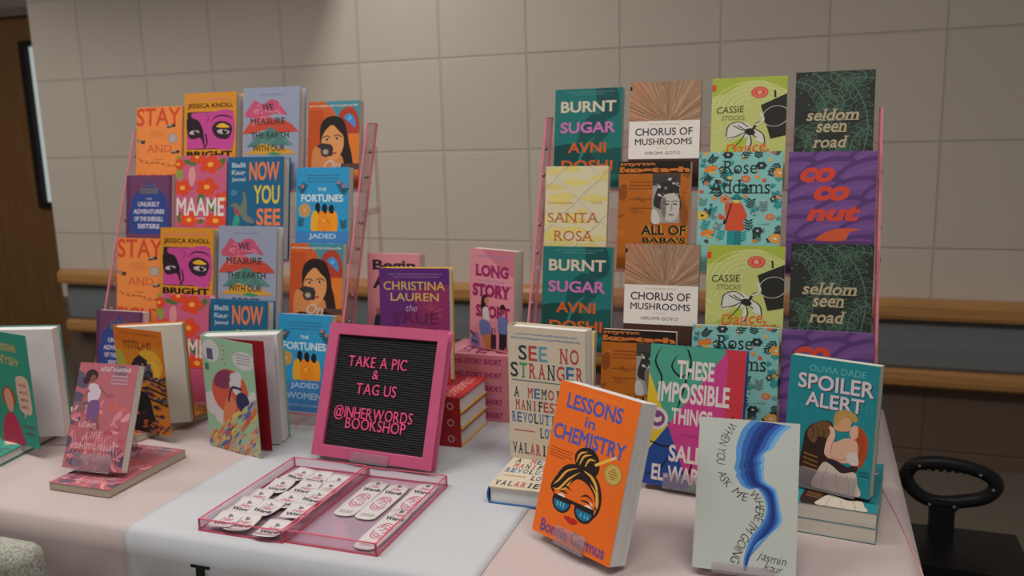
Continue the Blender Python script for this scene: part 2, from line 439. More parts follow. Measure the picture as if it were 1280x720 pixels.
def art_sisters(W, H):
    a = Art(W, H); a.rect(0, 0, 1, 1, '#5a3550')
    a.blob([(.10, .99), (.12, .45), (.22, .30), (.36, .22), (.46, .14), (.50, .07), (.54, .14), (.66, .22), (.80, .30), (.90, .45), (.92, .99)], '#2c3a70', 5)
    a.marks(.33, .16, .67, .19, '#6a5c50', 8)
    for i in range(3): a.rect(.30, .22+i*.035, .70, .238+i*.035, '#6b5e48')
    a.text('THE', .44, .385, .56, .415, '#9a92a0', .03)
    for i, (t, x0, x1) in enumerate((('UNLIKELY', .26, .74), ('ADVENTURES', .16, .84), ('OF THE SHERGILL', .18, .82), ('SISTERS', .26, .74))):
        a.text(t, x0, .45+i*.125, x1, .53+i*.125, '#a09aa8', .04)
    for x in (.0, .93): a.rect(x, .0, x+.07, 1, '#4c2c48')
    return a.squash(0.72)
def art_maame(W, H):
    a = Art(W, H); a.rect(0, 0, 1, 1, '#a04c68')
    a.rect(0, 0, .12, .3, '#8a7a30'); a.blob([(.02, .06), (.1, .02), (.14, .3), (.06, .34)], '#6a8038', 5)
    for x, y, r, L in ((.88, .12, 120, .16), (.28, .10, 20, .14), (.40, .93, 10, .18), (.72, .72, 60, .2), (.10, .90, 80, .16), (.50, .62, 100, .16)):
        a.ell(x, y, L, L*.4, '#3c5c30', r, 12)
    for x, y, r in ((.68, .13, .22), (.14, .46, .20), (.62, .45, .22), (.42, .02, .16), (.95, .62, .18), (.28, .92, .2), (.80, .93, .22), (.05, .12, .14)):
        flower(a, x, y, r, '#b03c22', '#c08a34', 5)
    a.blob([(.26, .22), (.36, .16), (.40, .30), (.34, .44), (.28, .40)], '#b07878', 5)
    a.text('MAAME', .03, .60, .96, .86, '#b4aca6', .02)
    a.text('A NOVEL', .4, .885, .6, .91, '#b4aca6', .02)
    return a.squash(0.68)
def art_now(W, H):
    a = Art(W, H); a.rect(0, 0, 1, 1, '#1d4d6b')
    for i, t in enumerate(('Balli', 'Kaur', 'Jaswal')): a.text(t, .07, .07+i*.09, .32, .13+i*.09, '#8a96a0', .03)
    a.text('NOW', .39, .06, .93, .29, '#b8643a', .025); a.text('YOU', .47, .345, .94, .575, '#a8963c', .025)
    a.text('SEE', .53, .63, .96, .84, '#b8643a', .025); a.text('US', .6, .87, .96, .985, '#a8963c', .025)
    a.blob([(.05, .60), (.15, .56), (.24, .60), (.28, .47), (.26, .42), (.33, .46), (.36, .60), (.36, .70), (.48, .78), (.50, .82), (.36, .80), (.26, .74), (.16, .64)], '#5a6058', 6)
    a.blob([(.12, .63), (.2, .66), (.22, .72), (.14, .70)], '#8c3c3c', 5); a.blob([(.14, .72), (.22, .74), (.2, .84), (.1, .84)], '#2c7a68', 5)
    a.curve([(.27, .84), (.4, .85), (.52, .80)], .02, '#16303f', 6); sprig(a, .08, .48, .1, -60, '#3c6a7c')
    sprig(a, .1, .95, .25, -10, '#2c7a68'); a.rect(0, .93, 1, .94, '#2c6a88')
    return a.squash(0.79)
def art_fortunes(W, H):
    a = Art(W, H); a.rect(0, 0, 1, 1, '#2878a0'); a.rect(0, .68, 1, .995, '#36689a')
    for i in range(3): a.rect(.2, .08+i*.032, .82, .09+i*.032, '#2a5a74')
    for x, y, r in ((.1, .26, -60), (.15, .28, -120), (.9, .26, -120), (.87, .3, -60), (.08, .64, -80), (.92, .66, -95)): sprig(a, x, y, .14, r, '#20444c', 3, .014, .04)
    for x, y in ((.12, .20), (.9, .20), (.82, .16)): a.ell(x, y, .03, .03, '#9a5a5a')
    a.text('THE', .42, .215, .58, .25, '#9ab0b8', .03); a.text('FORTUNES', .10, .285, .90, .365, '#a8b4b8', .03)
    flower(a, .17, .455, .12, '#98784c', '#b08a4a', 8)
    for x, c, y in ((.42, '#b88824', .0), (.68, '#c07a20', .02), (.55, '#c8701c', .01)):
        a.blob([(x-.12, .66), (x-.11, .50), (x-.05, .46), (x+.05, .46), (x+.11, .50), (x+.12, .66), (x, .67)], c, 5)
        a.ell(x, .42+y, .05, .075, '#181c22'); a.ell(x+.02, .46, .025, .05, '#181c22')
    a.line([(.45, .60), (.55, .52), (.65, .60)], .016, '#a05a18')
    a.text('of', .50, .53, .58, .58, '#c8a04a', 0, .3)
    a.text('JADED', .26, .70, .78, .77, '#8aa0b8', .03); a.text('WOMEN', .18, .80, .84, .87, '#8aa0b8', .03)
    a.marks(.2, .915, .84, .945, '#7a94b4', 13)
    return a
def art_burnt(W, H):
    a = Art(W, H); a.rect(0, 0, 1, 1, '#1b5a57')
    a.blob([(.30, .78), (.40, .45), (.56, .30), (.75, .34), (.82, .50), (.70, .62), (.60, .74), (1.0, .70), (1.02, 1.02), (.2, 1.02)], '#16423f', 8)
    a.blob([(.62, .0), (.9, .0), (.95, .28), (.74, .36), (.65, .2)], '#173f40', 5); a.blob([(-.1, .72), (.3, .64), (.6, .80), (.5, 1.02), (-.1, 1.02)], '#123836', 6)
    a.curve([(.35, .95), (.45, .7), (.62, .55)], .05, '#1f625d', 8, True)
    a.marks(.16, .03, .88, .045, '#4f7a72', 30); a.marks(.28, .06, .76, .075, '#4f7a72', 20)
    a.text('BURNT', .09, .145, .91, .275, '#a89c8a', .025); a.text('SUGAR', .09, .385, .91, .515, '#a05c8c', .025)
    a.text('AVNI', .21, .625, .78, .745, '#a34a20', .025); a.text('DOSHI', .12, .83, .88, .95, '#a34a20', .025)
    return a.squash(0.85)
def art_chorus(W, H):
    a = Art(W, H); a.rect(0, 0, 1, .52, '#7e6450')
    a.blob([(-.02, .02), (.2, .02), (.38, .3), (.45, .52), (-.02, .53)], '#96694f', 5)
    random.seed(4)
    for i in range(190):
        t = random.uniform(0, PI); L = random.uniform(.5, 1.3); s0 = random.uniform(.06, .25)
        x0, y0 = .55-math.cos(t)*s0, .56-math.sin(t)*s0*.7
        x1, y1 = .55-math.cos(t+random.uniform(-.12, .12))*L*.9, .56-math.sin(t)*L*.66
        a.line([(x0, y0), ((x0+x1)/2+random.uniform(-.03, .03), (y0+y1)/2), (x1, y1)], random.uniform(.004, .010), random.choice(['#94795f', '#8a6d54', '#73583f', '#a08a74', '#6b5340', '#986850']))
    a.rect(0, .06, .03, .11, '#241c1a'); a.rect(0, .51, 1, 1, '#b8b0a9')
    a.text('20TH ANNIVERSARY EDITION', .28, .545, .72, .565, '#7d6a5c'); a.text('CHORUS OF', .09, .60, .90, .70, '#26242c', .015)
    a.text('MUSHROOMS', .09, .735, .90, .82, '#26242c', .015); a.text('A NOVEL', .39, .845, .58, .87, '#9c8a76')
    a.text('HIROMI GOTO', .24, .905, .74, .945, '#33303a', .008)
    return a.squash(0.715)
def art_dance(W, H):
    a = Art(W, H); a.rect(0, 0, 1, 1, '#979b5c')
    a.blob([(-.05, .0), (1.05, .0), (1.05, .17), (.85, .13), (.7, .05), (.5, .05), (.32, .12), (.22, .2), (-.05, .22)], '#848f36', 6)
    for r in (.55, .48, .40, .32, .24):
        for i in range(int(60*r)+8):
            t = PI*i/(int(60*r)+8)+PI; a.ell(.55+math.cos(t)*r, .42+math.sin(t)*r*.66, .014, .014, '#a8ab76', 0, 6)
    for i in range(70):
        random.seed(i+50); a.ell(random.uniform(0, .5), random.uniform(.25, 1), .013, .013, '#a8ab76', 0, 6)
    a.rect(0, .085, .055, .165, '#a83c22')
    a.ell(.64, .20, .115, .115, '#a84a38', 0, 24); a.ell(.64, .20, .085, .085, '#b0685a', 0, 24); a.ell(.64, .20, .07, .07, '#a43e2e', 0, 20); a.ell(.64, .20, .035, .045, '#b8776a')
    a.poly([(.66, .365), (1.0, .225), (1.0, .76), (.80, .80)], '#24231f'); a.line([(.85, .27), (.84, .18)], .025, '#24231f')
    a.ell(.86, .51, .175, .21, '#8f9084', 18, 28); a.ell(.86, .51, .163, .198, '#24231f', 18, 28)
    a.text('CASSIE', .07, .37, .44, .455, '#2c2d22', .0, .15, False, -3); a.text('STOCKS', .14, .49, .45, .55, '#5c6040', .0, .1)
    P = [(.24, .80), (.20, .70), (.26, .60), (.38, .57), (.50, .60), (.58, .66), (.68, .72), (.72, .85), (.62, .82), (.56, .74), (.52, .92), (.48, .94), (.5, .76), (.40, .86), (.30, .92), (.42, .74), (.28, .80)]
    a.blob(P, '#a5a59c', 5)
    a.poly([(.14, .97), (.30, .84), (.45, .76), (.48, .84), (.42, .97)], '#848f36')
    for q in ([(.21, .76), (.24, .62), (.38, .575), (.5, .64)], [(.22, .78), (.34, .76), (.48, .70)], [(.36, .62), (.5, .70), (.62, .78)], [(.48, .70), (.40, .82), (.30, .92)], [(.52, .72), (.55, .85), (.50, .95)], [(.58, .66), (.70, .74), (.73, .86)], [(.3, .62), (.42, .68), (.5, .69)]):
        a.curve(q, .016, '#24231f', 6)
    a.blob([(.46, .68), (.54, .66), (.60, .72), (.54, .75), (.48, .73)], '#24231f', 5)
    a.curve([(.56, .68), (.62, .60), (.68, .58)], .035, '#24231f', 6); a.curve([(.60, .62), (.70, .56), (.66, .46)], .03, '#a8a89e', 6)
    a.text('Dance,', .20, .84, .78, 1.0, '#b04a28', .005, .3, False, -9); a.text('Gladys,', .45, .965, .95, 1.02, '#b04a28', .005, .3, False, -6)
    return a.squash(0.69)
def art_seldom(W, H):
    a = Art(W, H); a.rect(0, 0, 1, 1, '#262824'); random.seed(11)
    G = '#3f5547'
    for q in ([(.45, .0), (.62, .10), (.78, .22), (.90, .45), (.92, .70), (.85, 1.0)], [(.0, .10), (.2, .16), (.36, .32), (.38, .5), (.2, .72), (.1, 1.0)], [(.20, .0), (.4, .14), (.44, .3), (.30, .45)], [(1.0, .10), (.8, .08), (.62, .14)],
              [(.0, .62), (.16, .68), (.24, .85), (.22, 1.0)], [(.98, .62), (.80, .70), (.72, .85), (.74, 1.0)], [(.4, .55), (.55, .48), (.62, .36), (.55, .25)], [(.45, 1.0), (.5, .9), (.64, .84)]):
        a.curve(q, .018, G, 8)
        P = spline(q, 5)
        for i in range(1, len(P)-1, 2):
            x, y = P[i]; dx, dy = P[i+1][0]-P[i-1][0], P[i+1][1]-P[i-1][1]; b = math.degrees(math.atan2(dy*1.5, dx))
            for sg in (-1, 1):
                t = math.radians(b+sg*42); L = random.uniform(.13, .21); k = W/H
                ux, uy = math.cos(t), math.sin(t); nx, ny = -uy, ux
                loop = [(x, y)]+[(x+ux*L*f+nx*L*.26*g, y+(uy*L*f+ny*L*.26*g)*k) for f, g in ((.35, .9), (.7, .75), (1.05, 0), (.7, -.75), (.35, -.9))]+[(x, y)]
                a.line(spline(loop, 3), .011, G)
                a.line([(x, y), (x+ux*L*.8, y+uy*L*.8*k)], .006, G)
    for i in range(16): a.ell(random.random(), random.random(), .016, .016, G, 0, 8)
    c = '#94876c'
    a.text('seldom', .15, .415, .82, .545, c, .018, .22, True); a.text('seen', .28, .575, .67, .675, c, .018, .22, True); a.text('road', .235, .715, .70, .845, c, .018, .22, True)
    return a.squash(0.765)
def art_santa(W, H):
    a = Art(W, H); a.rect(0, 0, 1, 1, '#aaa184'); random.seed(8)
    for i in range(26):
        x, y = random.random(), random.random(); L = random.uniform(.10, .25)
        a.blob([(x-L, y), (x-L*.3, y-.035), (x+L*.5, y-.03), (x+L, y+.01), (x+L*.2, y+.04), (x-L*.6, y+.03)], random.choice(['#b0a160', '#ab9d62', '#b0a678', '#ada05a']), 4)
    g = '#9c9a92'
    for i in range(-3, 6):
        for j in range(4):
            x0, y0 = i*.36, j*.26
            if (i+j) % 2 == 0:
                a.curve([(x0, y0), (x0+.16, y0+.12), (x0+.2, y0+.15), (x0+.36, y0+.26)], .013, g, 4); a.curve([(x0+.36, y0), (x0+.2, y0+.11), (x0+.16, y0+.16), (x0, y0+.26)], .013, '#8b8a84', 4)
    a.marks(.05, .425, .46, .445, '#a8683e', 10); a.text('A NOVEL', .74, .425, .92, .445, '#a8683e')
    a.text('SANTA', .05, .555, .88, .67, '#9a4a30', -.005, 0, True); a.text('ROSA', .15, .77, .80, .89, '#9a4a30', -.005, 0, True)
    return a.squash(0.815)
def art_baba(W, H):
    a = Art(W, H); a.rect(0, 0, 1, 1, '#8f4f18'); random.seed(3)
    for i in range(22):
        x, y = random.random(), random.uniform(.15, 1); a.ell(x, y, random.uniform(.03, .12), random.uniform(.02, .07), random.choice(['#7e4416', '#86491a', '#74401a', '#97561c']), random.uniform(0, 90), 10)
    for y in (.25, .29, .33, .46, .57): a.rect(.15, y, .62, y+.012, '#6a3818')
    a.blob([(.0, .33), (.1, .28), (.12, .44), (.03, .48)], '#6e3c18', 5); a.blob([(.86, .5), (.98, .6), (.96, .8), (.88, .7)], '#70401a', 5)
    a.rect(0, 0, 1, .15, '#1f1815'); a.text('myrna', .02, .02, .52, .065, '#93562a', .05); a.text('kostash', .01, .07, .99, .135, '#a35c28', .06)
    a.rect(.48, .155, .865, .755, '#7d7a75'); a.rect(.48, .155, .865, .30, '#35322f')
    a.blob([(.52, .56), (.54, .36), (.62, .26), (.74, .25), (.84, .32), (.862, .42), (.862, .60)], '#2a2826', 6)
    random.seed(5)
    for i in range(22): a.ell(random.uniform(.54, .85), random.uniform(.22, .42), .03, .022, random.choice(['#a19d96', '#6c6862', '#24211f']), random.uniform(0, 180), 8)
    a.blob([(.60, .50), (.66, .41), (.78, .40), (.855, .46), (.858, .60), (.82, .70), (.74, .74), (.66, .70), (.61, .60)], '#9a958e', 7)
    a.blob([(.60, .50), (.66, .44), (.68, .60), (.66, .70), (.61, .60)], '#5f5b56', 5)
    for x in (.69, .80): a.ell(x, .525, .035, .014, '#2d2a28'); a.curve([(x-.05, .50), (x, .485), (x+.05, .50)], .014, '#34312e', 4)
    a.curve([(.75, .53), (.76, .59), (.73, .60)], .012, '#5a5651', 4); a.ell(.75, .655, .045, .014, '#4a4542')
    a.blob([(.485, .60), (.56, .62), (.60, .755), (.485, .755)], '#a09b94', 4)
    for i, (t, x0, x1, y0, y1) in enumerate((('ALL OF', .34, .96, .785, .905), ("BABA'S", .36, .96, .935, 1.045), )):
        a.text(t, x0+.015, y0+.002, x1+.015, min(y1+.002, .999), '#a08a4c', .03); a.text(t, x0, y0, x1, min(y1, .999), '#1c1714', .03)
    return a.squash(0.74)
def art_rose(W, H):
    a = Art(W, H); a.rect(0, 0, 1, 1, '#6b9995'); random.seed(21); D = '#20302f'; T = '#1d6f70'
    for x, y, r, c in ((.08, .20, 95, T), (.28, .14, 80, D), (.52, .08, -60, D), (.72, .08, -95, D), (.94, .05, -100, D), (.96, .12, 120, D), (.82, .26, -30, D), (.95, .33, -80, T), (.06, .36, -60, D), (.12, .13, -60, D),
                       (.05, .60, -80, '#52716e'), (.18, .70, -85, T), (.62, .62, -80, D), (.68, .70, -85, T), (.79, .66, -90, '#5b605a'), (.88, .55, -60, D), (.94, .62, -75, T), (.93, .85, 60, D), (.62, .86, -90, D), (.84, .98, -50, D),
                       (.27, .97, -80, T), (.07, .86, -75, T), (.22, .86, -70, '#52716e'), (.1, .72, -80, D), (.97, .78, 80, D), (.5, .45, -40, T), (.25, .5, -100, D), (.4, .2, 120, T), (.72, .97, -90, D), (.55, .98, -90, T)):
        sprig(a, x, y, random.uniform(.12, .18), r, c, 4, .010, .034)
    for i in range(46):
        x, y = random.random(), random.random()
        sprig(a, x, y, random.uniform(.05, .09), random.uniform(-130, -50), random.choice([D, T, '#3f5f5d', '#7b9a94', '#52716e']), 3, .007, .02)
    for i in range(24): a.ell(random.random(), random.random(), .016, .016, random.choice(['#a5604a', '#ae955a', '#a8704a', D, '#a89894']), 0, 8)
    for x, y, r in ((.15, .19, .085), (.13, .885, .085)): a.ell(x, y, r, r*.75, '#b5652a', -20, 14, 160, 380); a.ell(x+.02, y+.03, .05, .02, '#b08a3a', 20)
    for x, y, r in ((.57, .29, .058), (.87, .70, .052)):
        a.ell(x, y, r, r, '#b0552c', 0, 16); a.ell(x, y, r*.55, r*.55, '#a87a54'); a.ell(x, y, r*.28, r*.28, '#5b7d5c')
    for x, y in ((.75, .15), (.73, .85), (.35, .03)): flower(a, x, y, .065, D, '#a89894', 6)
    for x, y in ((.06, .69),): flower(a, x, y, .075, '#ab8f3e', BLK, 6)
    for x, y in ((.33, .51), ): flower(a, x, y, .07, '#a86443', '#7a2c22', 5)
    for x, y in ((.97, .23), (.94, .93)): flower(a, x, y, .08, '#b07a3e', '#a8a49a', 6)
    for x, y, c in ((.85, .09, '#a8905a'), (.38, .28, '#ae955a'), (.25, .32, '#5d3a34'), (.71, .27, '#ae7a34'), (.79, .31, '#a54b34'), (.10, .34, '#a5604a'), (.04, .43, '#a44a3c'), (.20, .50, '#ab7a3e'), (.57, .48, '#a86e4a'), (.96, .49, '#a8704a'), (.7, .96, '#a5682e'), (.12, .97, '#33413f'), (.13, .27, '#2a3a38'), (.89, .01, '#a5513c'), (.08, .01, '#ab8a3a')):
        a.ell(x, y, .035, .028, c, random.uniform(0, 90), 8)
    a.text('Rose', .29, .095, .70, .235, '#1d2624', -.004, 0, True); a.text('Addams', .13, .30, .86, .45, '#1d2624', -.004, 0, True)
    a.rect(.37, .84, .455, 1.0, T); a.rect(.455, .84, .535, 1.0, '#236062')
    a.blob([(.26, .71), (.27, .67), (.33, .70), (.35, .72), (.33, .58), (.38, .55), (.46, .53), (.53, .56), (.58, .64), (.60, .70), (.56, .74), (.57, .84), (.45, .85), (.34, .84), (.35, .74), (.28, .73)], '#a8422a', 5)
    a.line([(.41, .56), (.34, .78)], .018, '#2b211f'); a.blob([(.32, .74), (.36, .74), (.35, .78), (.32, .78)], '#2b211f', 4)
    a.ell(.47, .535, .04, .03, '#b09a48'); a.ell(.47, .50, .075, .028, '#1e5a58'); a.ell(.47, .48, .04, .035, '#246866')
    a.text('a novel', .74, .77, .86, .785, '#35504e')
    return a.squash(0.76)
def art_coconut(W, H):
    a = Art(W, H); a.rect(0, 0, 1, 1, '#503060'); 
    for j in range(6, -3, -1):
        for i in range(-2, 5):
            cx, cy = i*.44+(.22 if j % 2 else 0)-.07*j+.3, 1.12-j*.215
            for k, c in enumerate(('#48305c', '#5c3d6e', '#614274', '#5b3c6c', '#553765')):
                a.ell(cx, cy+.035*k, .40-.03*k, .27-.02*k, c, -30, 22)
    a.text('co', .14, .175, .54, .345, '#a83a2c', .05, .25); a.text('co', .30, .385, .71, .55, '#a83a2c', .05, .25); a.text('nut', .22, .60, .84, .775, '#a83a2c', .05, .25)
    a.blob([(.35, .99), (.45, .90), (.62, .855), (.84, .86), (.72, .90), (.66, .99)], '#a5482c', 6)
    return a.squash(0.72)
def art_teal(W, H):
    a = Art(W, H); a.rect(0, 0, 1, 1, '#2e7a68')
    a.marks(.1, .09, .74, .165, '#a08a4c', 7); a.marks(.1, .20, .78, .285, '#a08a4c', 8)
    a.blob([(.62, .42), (.70, .37), (.85, .37), (.93, .42), (.95, .62), (.90, .70), (.80, .705), (.74, .75), (.74, .70), (.65, .66)], '#b09684', 5)
    for i in range(4): a.marks(.69, .43+i*.065, .88, .46+i*.065, '#8c4050', 5)
    a.ell(.40, .58, .17, .16, '#7c4a2c'); a.blob([(.28, .56), (.40, .5), (.50, .58), (.46, .70), (.36, .70)], '#b08068', 5)
    a.blob([(.15, 1.0), (.2, .80), (.35, .72), (.5, .74), (.62, .88), (.64, 1.0)], '#9c2c48', 5)
    a.marks(.68, .80, .95, .83, '#5c4860', 8); a.marks(.72, .86, .93, .89, '#5c4860', 6)
    return a
def art_waltz(W, H):
    a = Art(W, H); a.rect(0, 0, 1, 1, '#94545c'); random.seed(9)
    for i in range(16):
        x, y = random.choice([random.uniform(-.05, .22), random.uniform(.7, 1.05)]), random.uniform(0, 1)
        a.blob([(x-.12, y), (x-.02, y-.05), (x+.12, y-.02), (x+.10, y+.06), (x-.04, y+.05)], random.choice(['#4c4658', '#584a5c', '#443f4c', '#6a5058']), 4)
    for i in range(60):
        x, y = random.uniform(.05, .95), random.uniform(.40, 1); a.ell(x, y, random.uniform(.04, .11), random.uniform(.015, .04), random.choice(['#a8606a', '#b06e74', '#95454e', '#a5524e', '#b4787c']), random.uniform(-60, 60), 8)
    a.marks(.38, .03, .90, .075, '#a89aa0', 10)
    for i in range(3): a.rect(.58, .11+i*.035, .86, .122+i*.035, '#8f7f8a')
    a.ell(.24, .12, .11, .085, '#33262a'); a.ell(.16, .17, .06, .05, '#33262a'); a.ell(.27, .15, .05, .055, '#6b463c')
    a.blob([(.22, .22), (.34, .20), (.44, .26), (.40, .36), (.26, .38)], '#a89aa4', 5)
    a.curve([(.40, .22), (.55, .30), (.66, .30)], .035, '#7a5048', 6); a.curve([(.24, .26), (.15, .36), (.2, .5)], .035, '#7a5048', 6)
    a.blob([(.26, .38), (.44, .36), (.46, .50), (.40, .62), (.34, .52), (.28, .56)], '#62466c', 5)
    a.line([(.36, .52), (.38, .64)], .04, '#6f4840'); a.line([(.44, .5), (.50, .62)], .04, '#6f4840')
    c = '#b08488'
    for i in range(16): a.curve([(.05+.055*i, .62+.02*(i%3)), (.10+.05*i, .78), (.02+.062*i, .97)], .012, random.choice(['#a8666c', '#8c444c', '#b47c80']), 6, True)
    a.text('LIFE', .30, .65, .60, .71, c, .0, .2, False, -6)
    for x0, x1, y0, y1, n in ((.16, .46, .56, .615, 4), (.16, .84, .75, .815, 9), (.28, .72, .86, .915, 6)): a.marks(x0, y0, x1, y1, c, n)
    return a
def art_comic(W, H):
    a = Art(W, H); a.rect(0, 0, 1, 1, '#a5641c'); a.rect(0, 0, 1, .14, '#a4561c')
    a.blob([(.0, .22), (.16, .25), (.2, .4), (.0, .45)], '#8a8434', 5); a.ell(.7, .33, .26, .24, '#b0862a'); a.ell(.75, .38, .15, .14, '#b8922e')
    a.marks(.12, .035, .92, .055, '#7c4418', 18); a.marks(.18, .10, .78, .19, '#6b3a17', 6)
    random.seed(13)
    a.blob([(.30, .36), (.45, .27), (.62, .30), (.74, .38), (.72, .46), (.5, .46), (.32, .45)], '#2a2226', 6); a.poly([(.36, .30), (.5, .24), (.66, .29), (.62, .33)], '#251f24')
    for i in range(30): a.ell(random.uniform(.32, .74), random.uniform(.33, .45), .03, .02, random.choice(['#7a3030', '#3c5a6c', '#584470', '#8c5a34', '#2a2226']), random.uniform(0, 180), 8)
    for i in range(70): a.ell(random.uniform(.30, 1), random.uniform(.43, .76), random.uniform(.03, .08), .025, random.choice(['#7c4426', '#47395a', '#33454f', '#8c5c24', '#542c2c', '#92702c', '#262026', '#2f2a3c']), random.uniform(-40, 40), 8)
    for y in (.47, .56, .66): a.curve([(.28, y+.04), (.6, y), (1.0, y+.05)], .03, '#221c20', 6)
    a.blob([(.18, 1.0), (.22, .82), (.32, .70), (.46, .60), (.62, .64), (.68, .80), (.74, 1.0)], '#171315', 6)
    for i in range(34): a.ell(random.uniform(.0, 1), random.uniform(.80, 1), .05, .022, random.choice(['#3a2226', '#90401f', '#2a1d24', '#4c3648', '#7c3a1c']), random.uniform(-30, 30), 8)
    return a
def art_floral(W, H):
    a = Art(W, H); a.rect(0, 0, 1, 1, '#7a9a80'); random.seed(17)
    WF = '#a8a4a4'
    for x, y, rx, ry in ((.18, .12, .17, .15), (.82, .16, .22, .12), (.12, .60, .16, .16), (.28, .68, .14, .14)): a.ell(x, y, rx, ry, WF, 0, 14)
    for i in range(5): a.ell(.40+.05*random.random(), .06+.04*i, .015, .015, '#a04040', 0, 6)
    for i in range(4): a.rect(.68, .11+i*.025, .95, .117+i*.025, '#6a7078')
    a.rect(.10, .10, .22, .20, '#4c4860'); a.rect(.04, .24, .12, .30, '#3f5c50')
    a.ell(.50, .46, .36, .30, '#a84a34', -10, 22); a.blob([(.2, .42), (.28, .31), (.5, .27), (.62, .34), (.42, .44)], '#6b3048', 5)
    a.blob([(.32, .72), (.40, .55), (.52, .50), (.60, .58), (.48, .76), (.36, .80)], '#b06644', 5)
    for x, y in ((.60, .33), (.66, .36), (.58, .39), (.68, .31), (.64, .43), (.9, .50), (.96, .46)): a.ell(x, y, .08, .07, WF, 0, 10)
    a.ell(.74, .53, .13, .13, '#26284a', 0, 18); a.curve([(.74, .42), (.55, .42), (.46, .55)], .035, '#2a2848', 6)
    a.curve([(.70, .60), (.55, .74), (.30, .90)], .02, '#3c2c38', 6)
    for i in range(260):
        x, y = random.uniform(0, 1), random.uniform(.50, 1.0)
        if y < .90-.42*x: continue
        a.ell(x, y, random.uniform(.05, .12), random.uniform(.012, .03), random.choice(['#a0603e', '#a8785a', '#96586a', '#4c5480', '#8c9470', '#b08a6a', '#a4483c', '#7d8a84', '#a89a50']), random.uniform(-60, -30), 8)
    return a
def art_begin(W, H):
    a = Art(W, H); a.rect(0, 0, 1, 1, '#b0727a')
    a.text('Begin', .10, .07, .92, .215, '#2b2029', .035); a.text('Again', .10, .25, .92, .43, '#2b2029', .035)
    a.blob([(.12, .95), (.14, .72), (.22, .66), (.30, .72), (.32, .95)], '#2c2a34', 5); a.ell(.22, .64, .06, .06, '#8d5a44'); a.blob([(.26, .95), (.34, .68), (.46, .64), (.52, .9)], '#a86a34', 5)
    a.ell(.4, .6, .06, .06, '#6b4234'); a.blob([(.55, .98), (.6, .7), (.8, .68), (.86, .98)], '#5c7090', 5); a.ell(.7, .63, .06, .06, '#a47a5c')
    return a
def art_true(W, H):
    a = Art(W, H); P = ['#4c2560', '#58275c', '#682855', '#78284c', '#862836', '#96282a']
    for i, c in enumerate(P): a.rect(0, i/6, 1, (i+1)/6, c)
    a.blob([(-.1, .12), (.3, .1), (.5, .3), (.3, .5), (-.1, .45)], '#54275e', 6); a.blob([(.5, .2), (1.1, .16), (1.1, .5), (.7, .46)], '#742a50', 6)
    a.text('NEW YORK TIMES BESTSELLING AUTHOR OF', .14, .045, .90, .058, '#8c7890'); a.text('THE SOULMATE EQUATION', .2, .07, .86, .083, '#8c7890')
    a.text('CHRISTINA', .06, .115, .94, .19, '#b0924a', .008); a.text('LAUREN', .16, .215, .85, .285, '#b0924a', .008)
    random.seed(2)
    for i in range(9):
        t = random.uniform(0, 2*PI); a.line([(.76+.03*math.cos(t), .38+.02*math.sin(t)), (.76+.14*math.cos(t), .38+.09*math.sin(t))], .008, '#a04c3c')
    a.text('the', .38, .315, .54, .375, '#ab8f9a', -.01, .3); a.text('TRUE', .16, .39, .84, .485, '#54203c', .01); a.text('LOVE', .16, .52, .84, .615, '#54203c', .01)
    a.text('EXPERIMENT', .06, .83, .94, .93, '#b08078', .0)
    return a
def art_long(W, H):
    a = Art(W, H); a.rect(0, 0, 1, 1, '#b47680'); a.blob([(.3, .0), (1.02, .0), (1.02, .24), (.8, .2), (.6, .14)], '#a4606c', 5)
    a.text('SERENA KAYLOR', .16, .055, .82, .085, '#7c6a90', .01)
    a.text('LONG', .11, .155, .88, .275, '#7c1f50', .05, 0, True); a.marks(.14, .305, .84, .32, '#8c7c98', 20)
    a.text('STORY', .06, .345, .95, .475, '#7c1f50', .05, 0, True); a.text('a novel', .52, .52, .66, .535, '#8c7c98'); a.text('SHORT', .14, .555, .92, .68, '#7c1f50', .05, 0, True)
    a.blob([(.26, .60), (.28, .48), (.38, .45), (.42, .50), (.36, .58), (.34, .66)], '#2b1c1e', 5); a.ell(.39, .51, .05, .06, '#9c6a54')
    a.blob([(.30, .60), (.42, .58), (.46, .70), (.34, .72)], '#b0a6a4', 5); a.blob([(.22, .74), (.34, .70), (.48, .74), (.50, .85), (.3, .88)], '#5c6490', 5)
    a.poly([(.30, .86), (.50, .84), (.56, 1.0), (.40, 1.0)], '#a66a40')
    a.ell(.76, .56, .06, .06, '#2b1a1c'); a.ell(.76, .60, .045, .05, '#6b4034'); a.blob([(.66, .68), (.78, .65), (.88, .70), (.87, .82), (.68, .82)], '#56648e', 5); a.rect(.69, .82, .86, .98, '#221e28')
    a.rect(.50, .84, .62, .985, '#351f2c'); a.line([(.53, .84), (.53, .78), (.59, .78), (.59, .84)], .016, '#351f2c')
    a.blob([(.04, .90), (.16, .84), (.24, .93), (.2, .99), (.05, .98)], '#6a6890', 5); a.line([(.02, .84), (.12, .88)], .05, '#4c3a5c'); a.line([(.06, .93), (.2, .95)], .05, '#4c3a5c')
    a.ell(.88, .97, .08, .03, '#96445c')
    return a
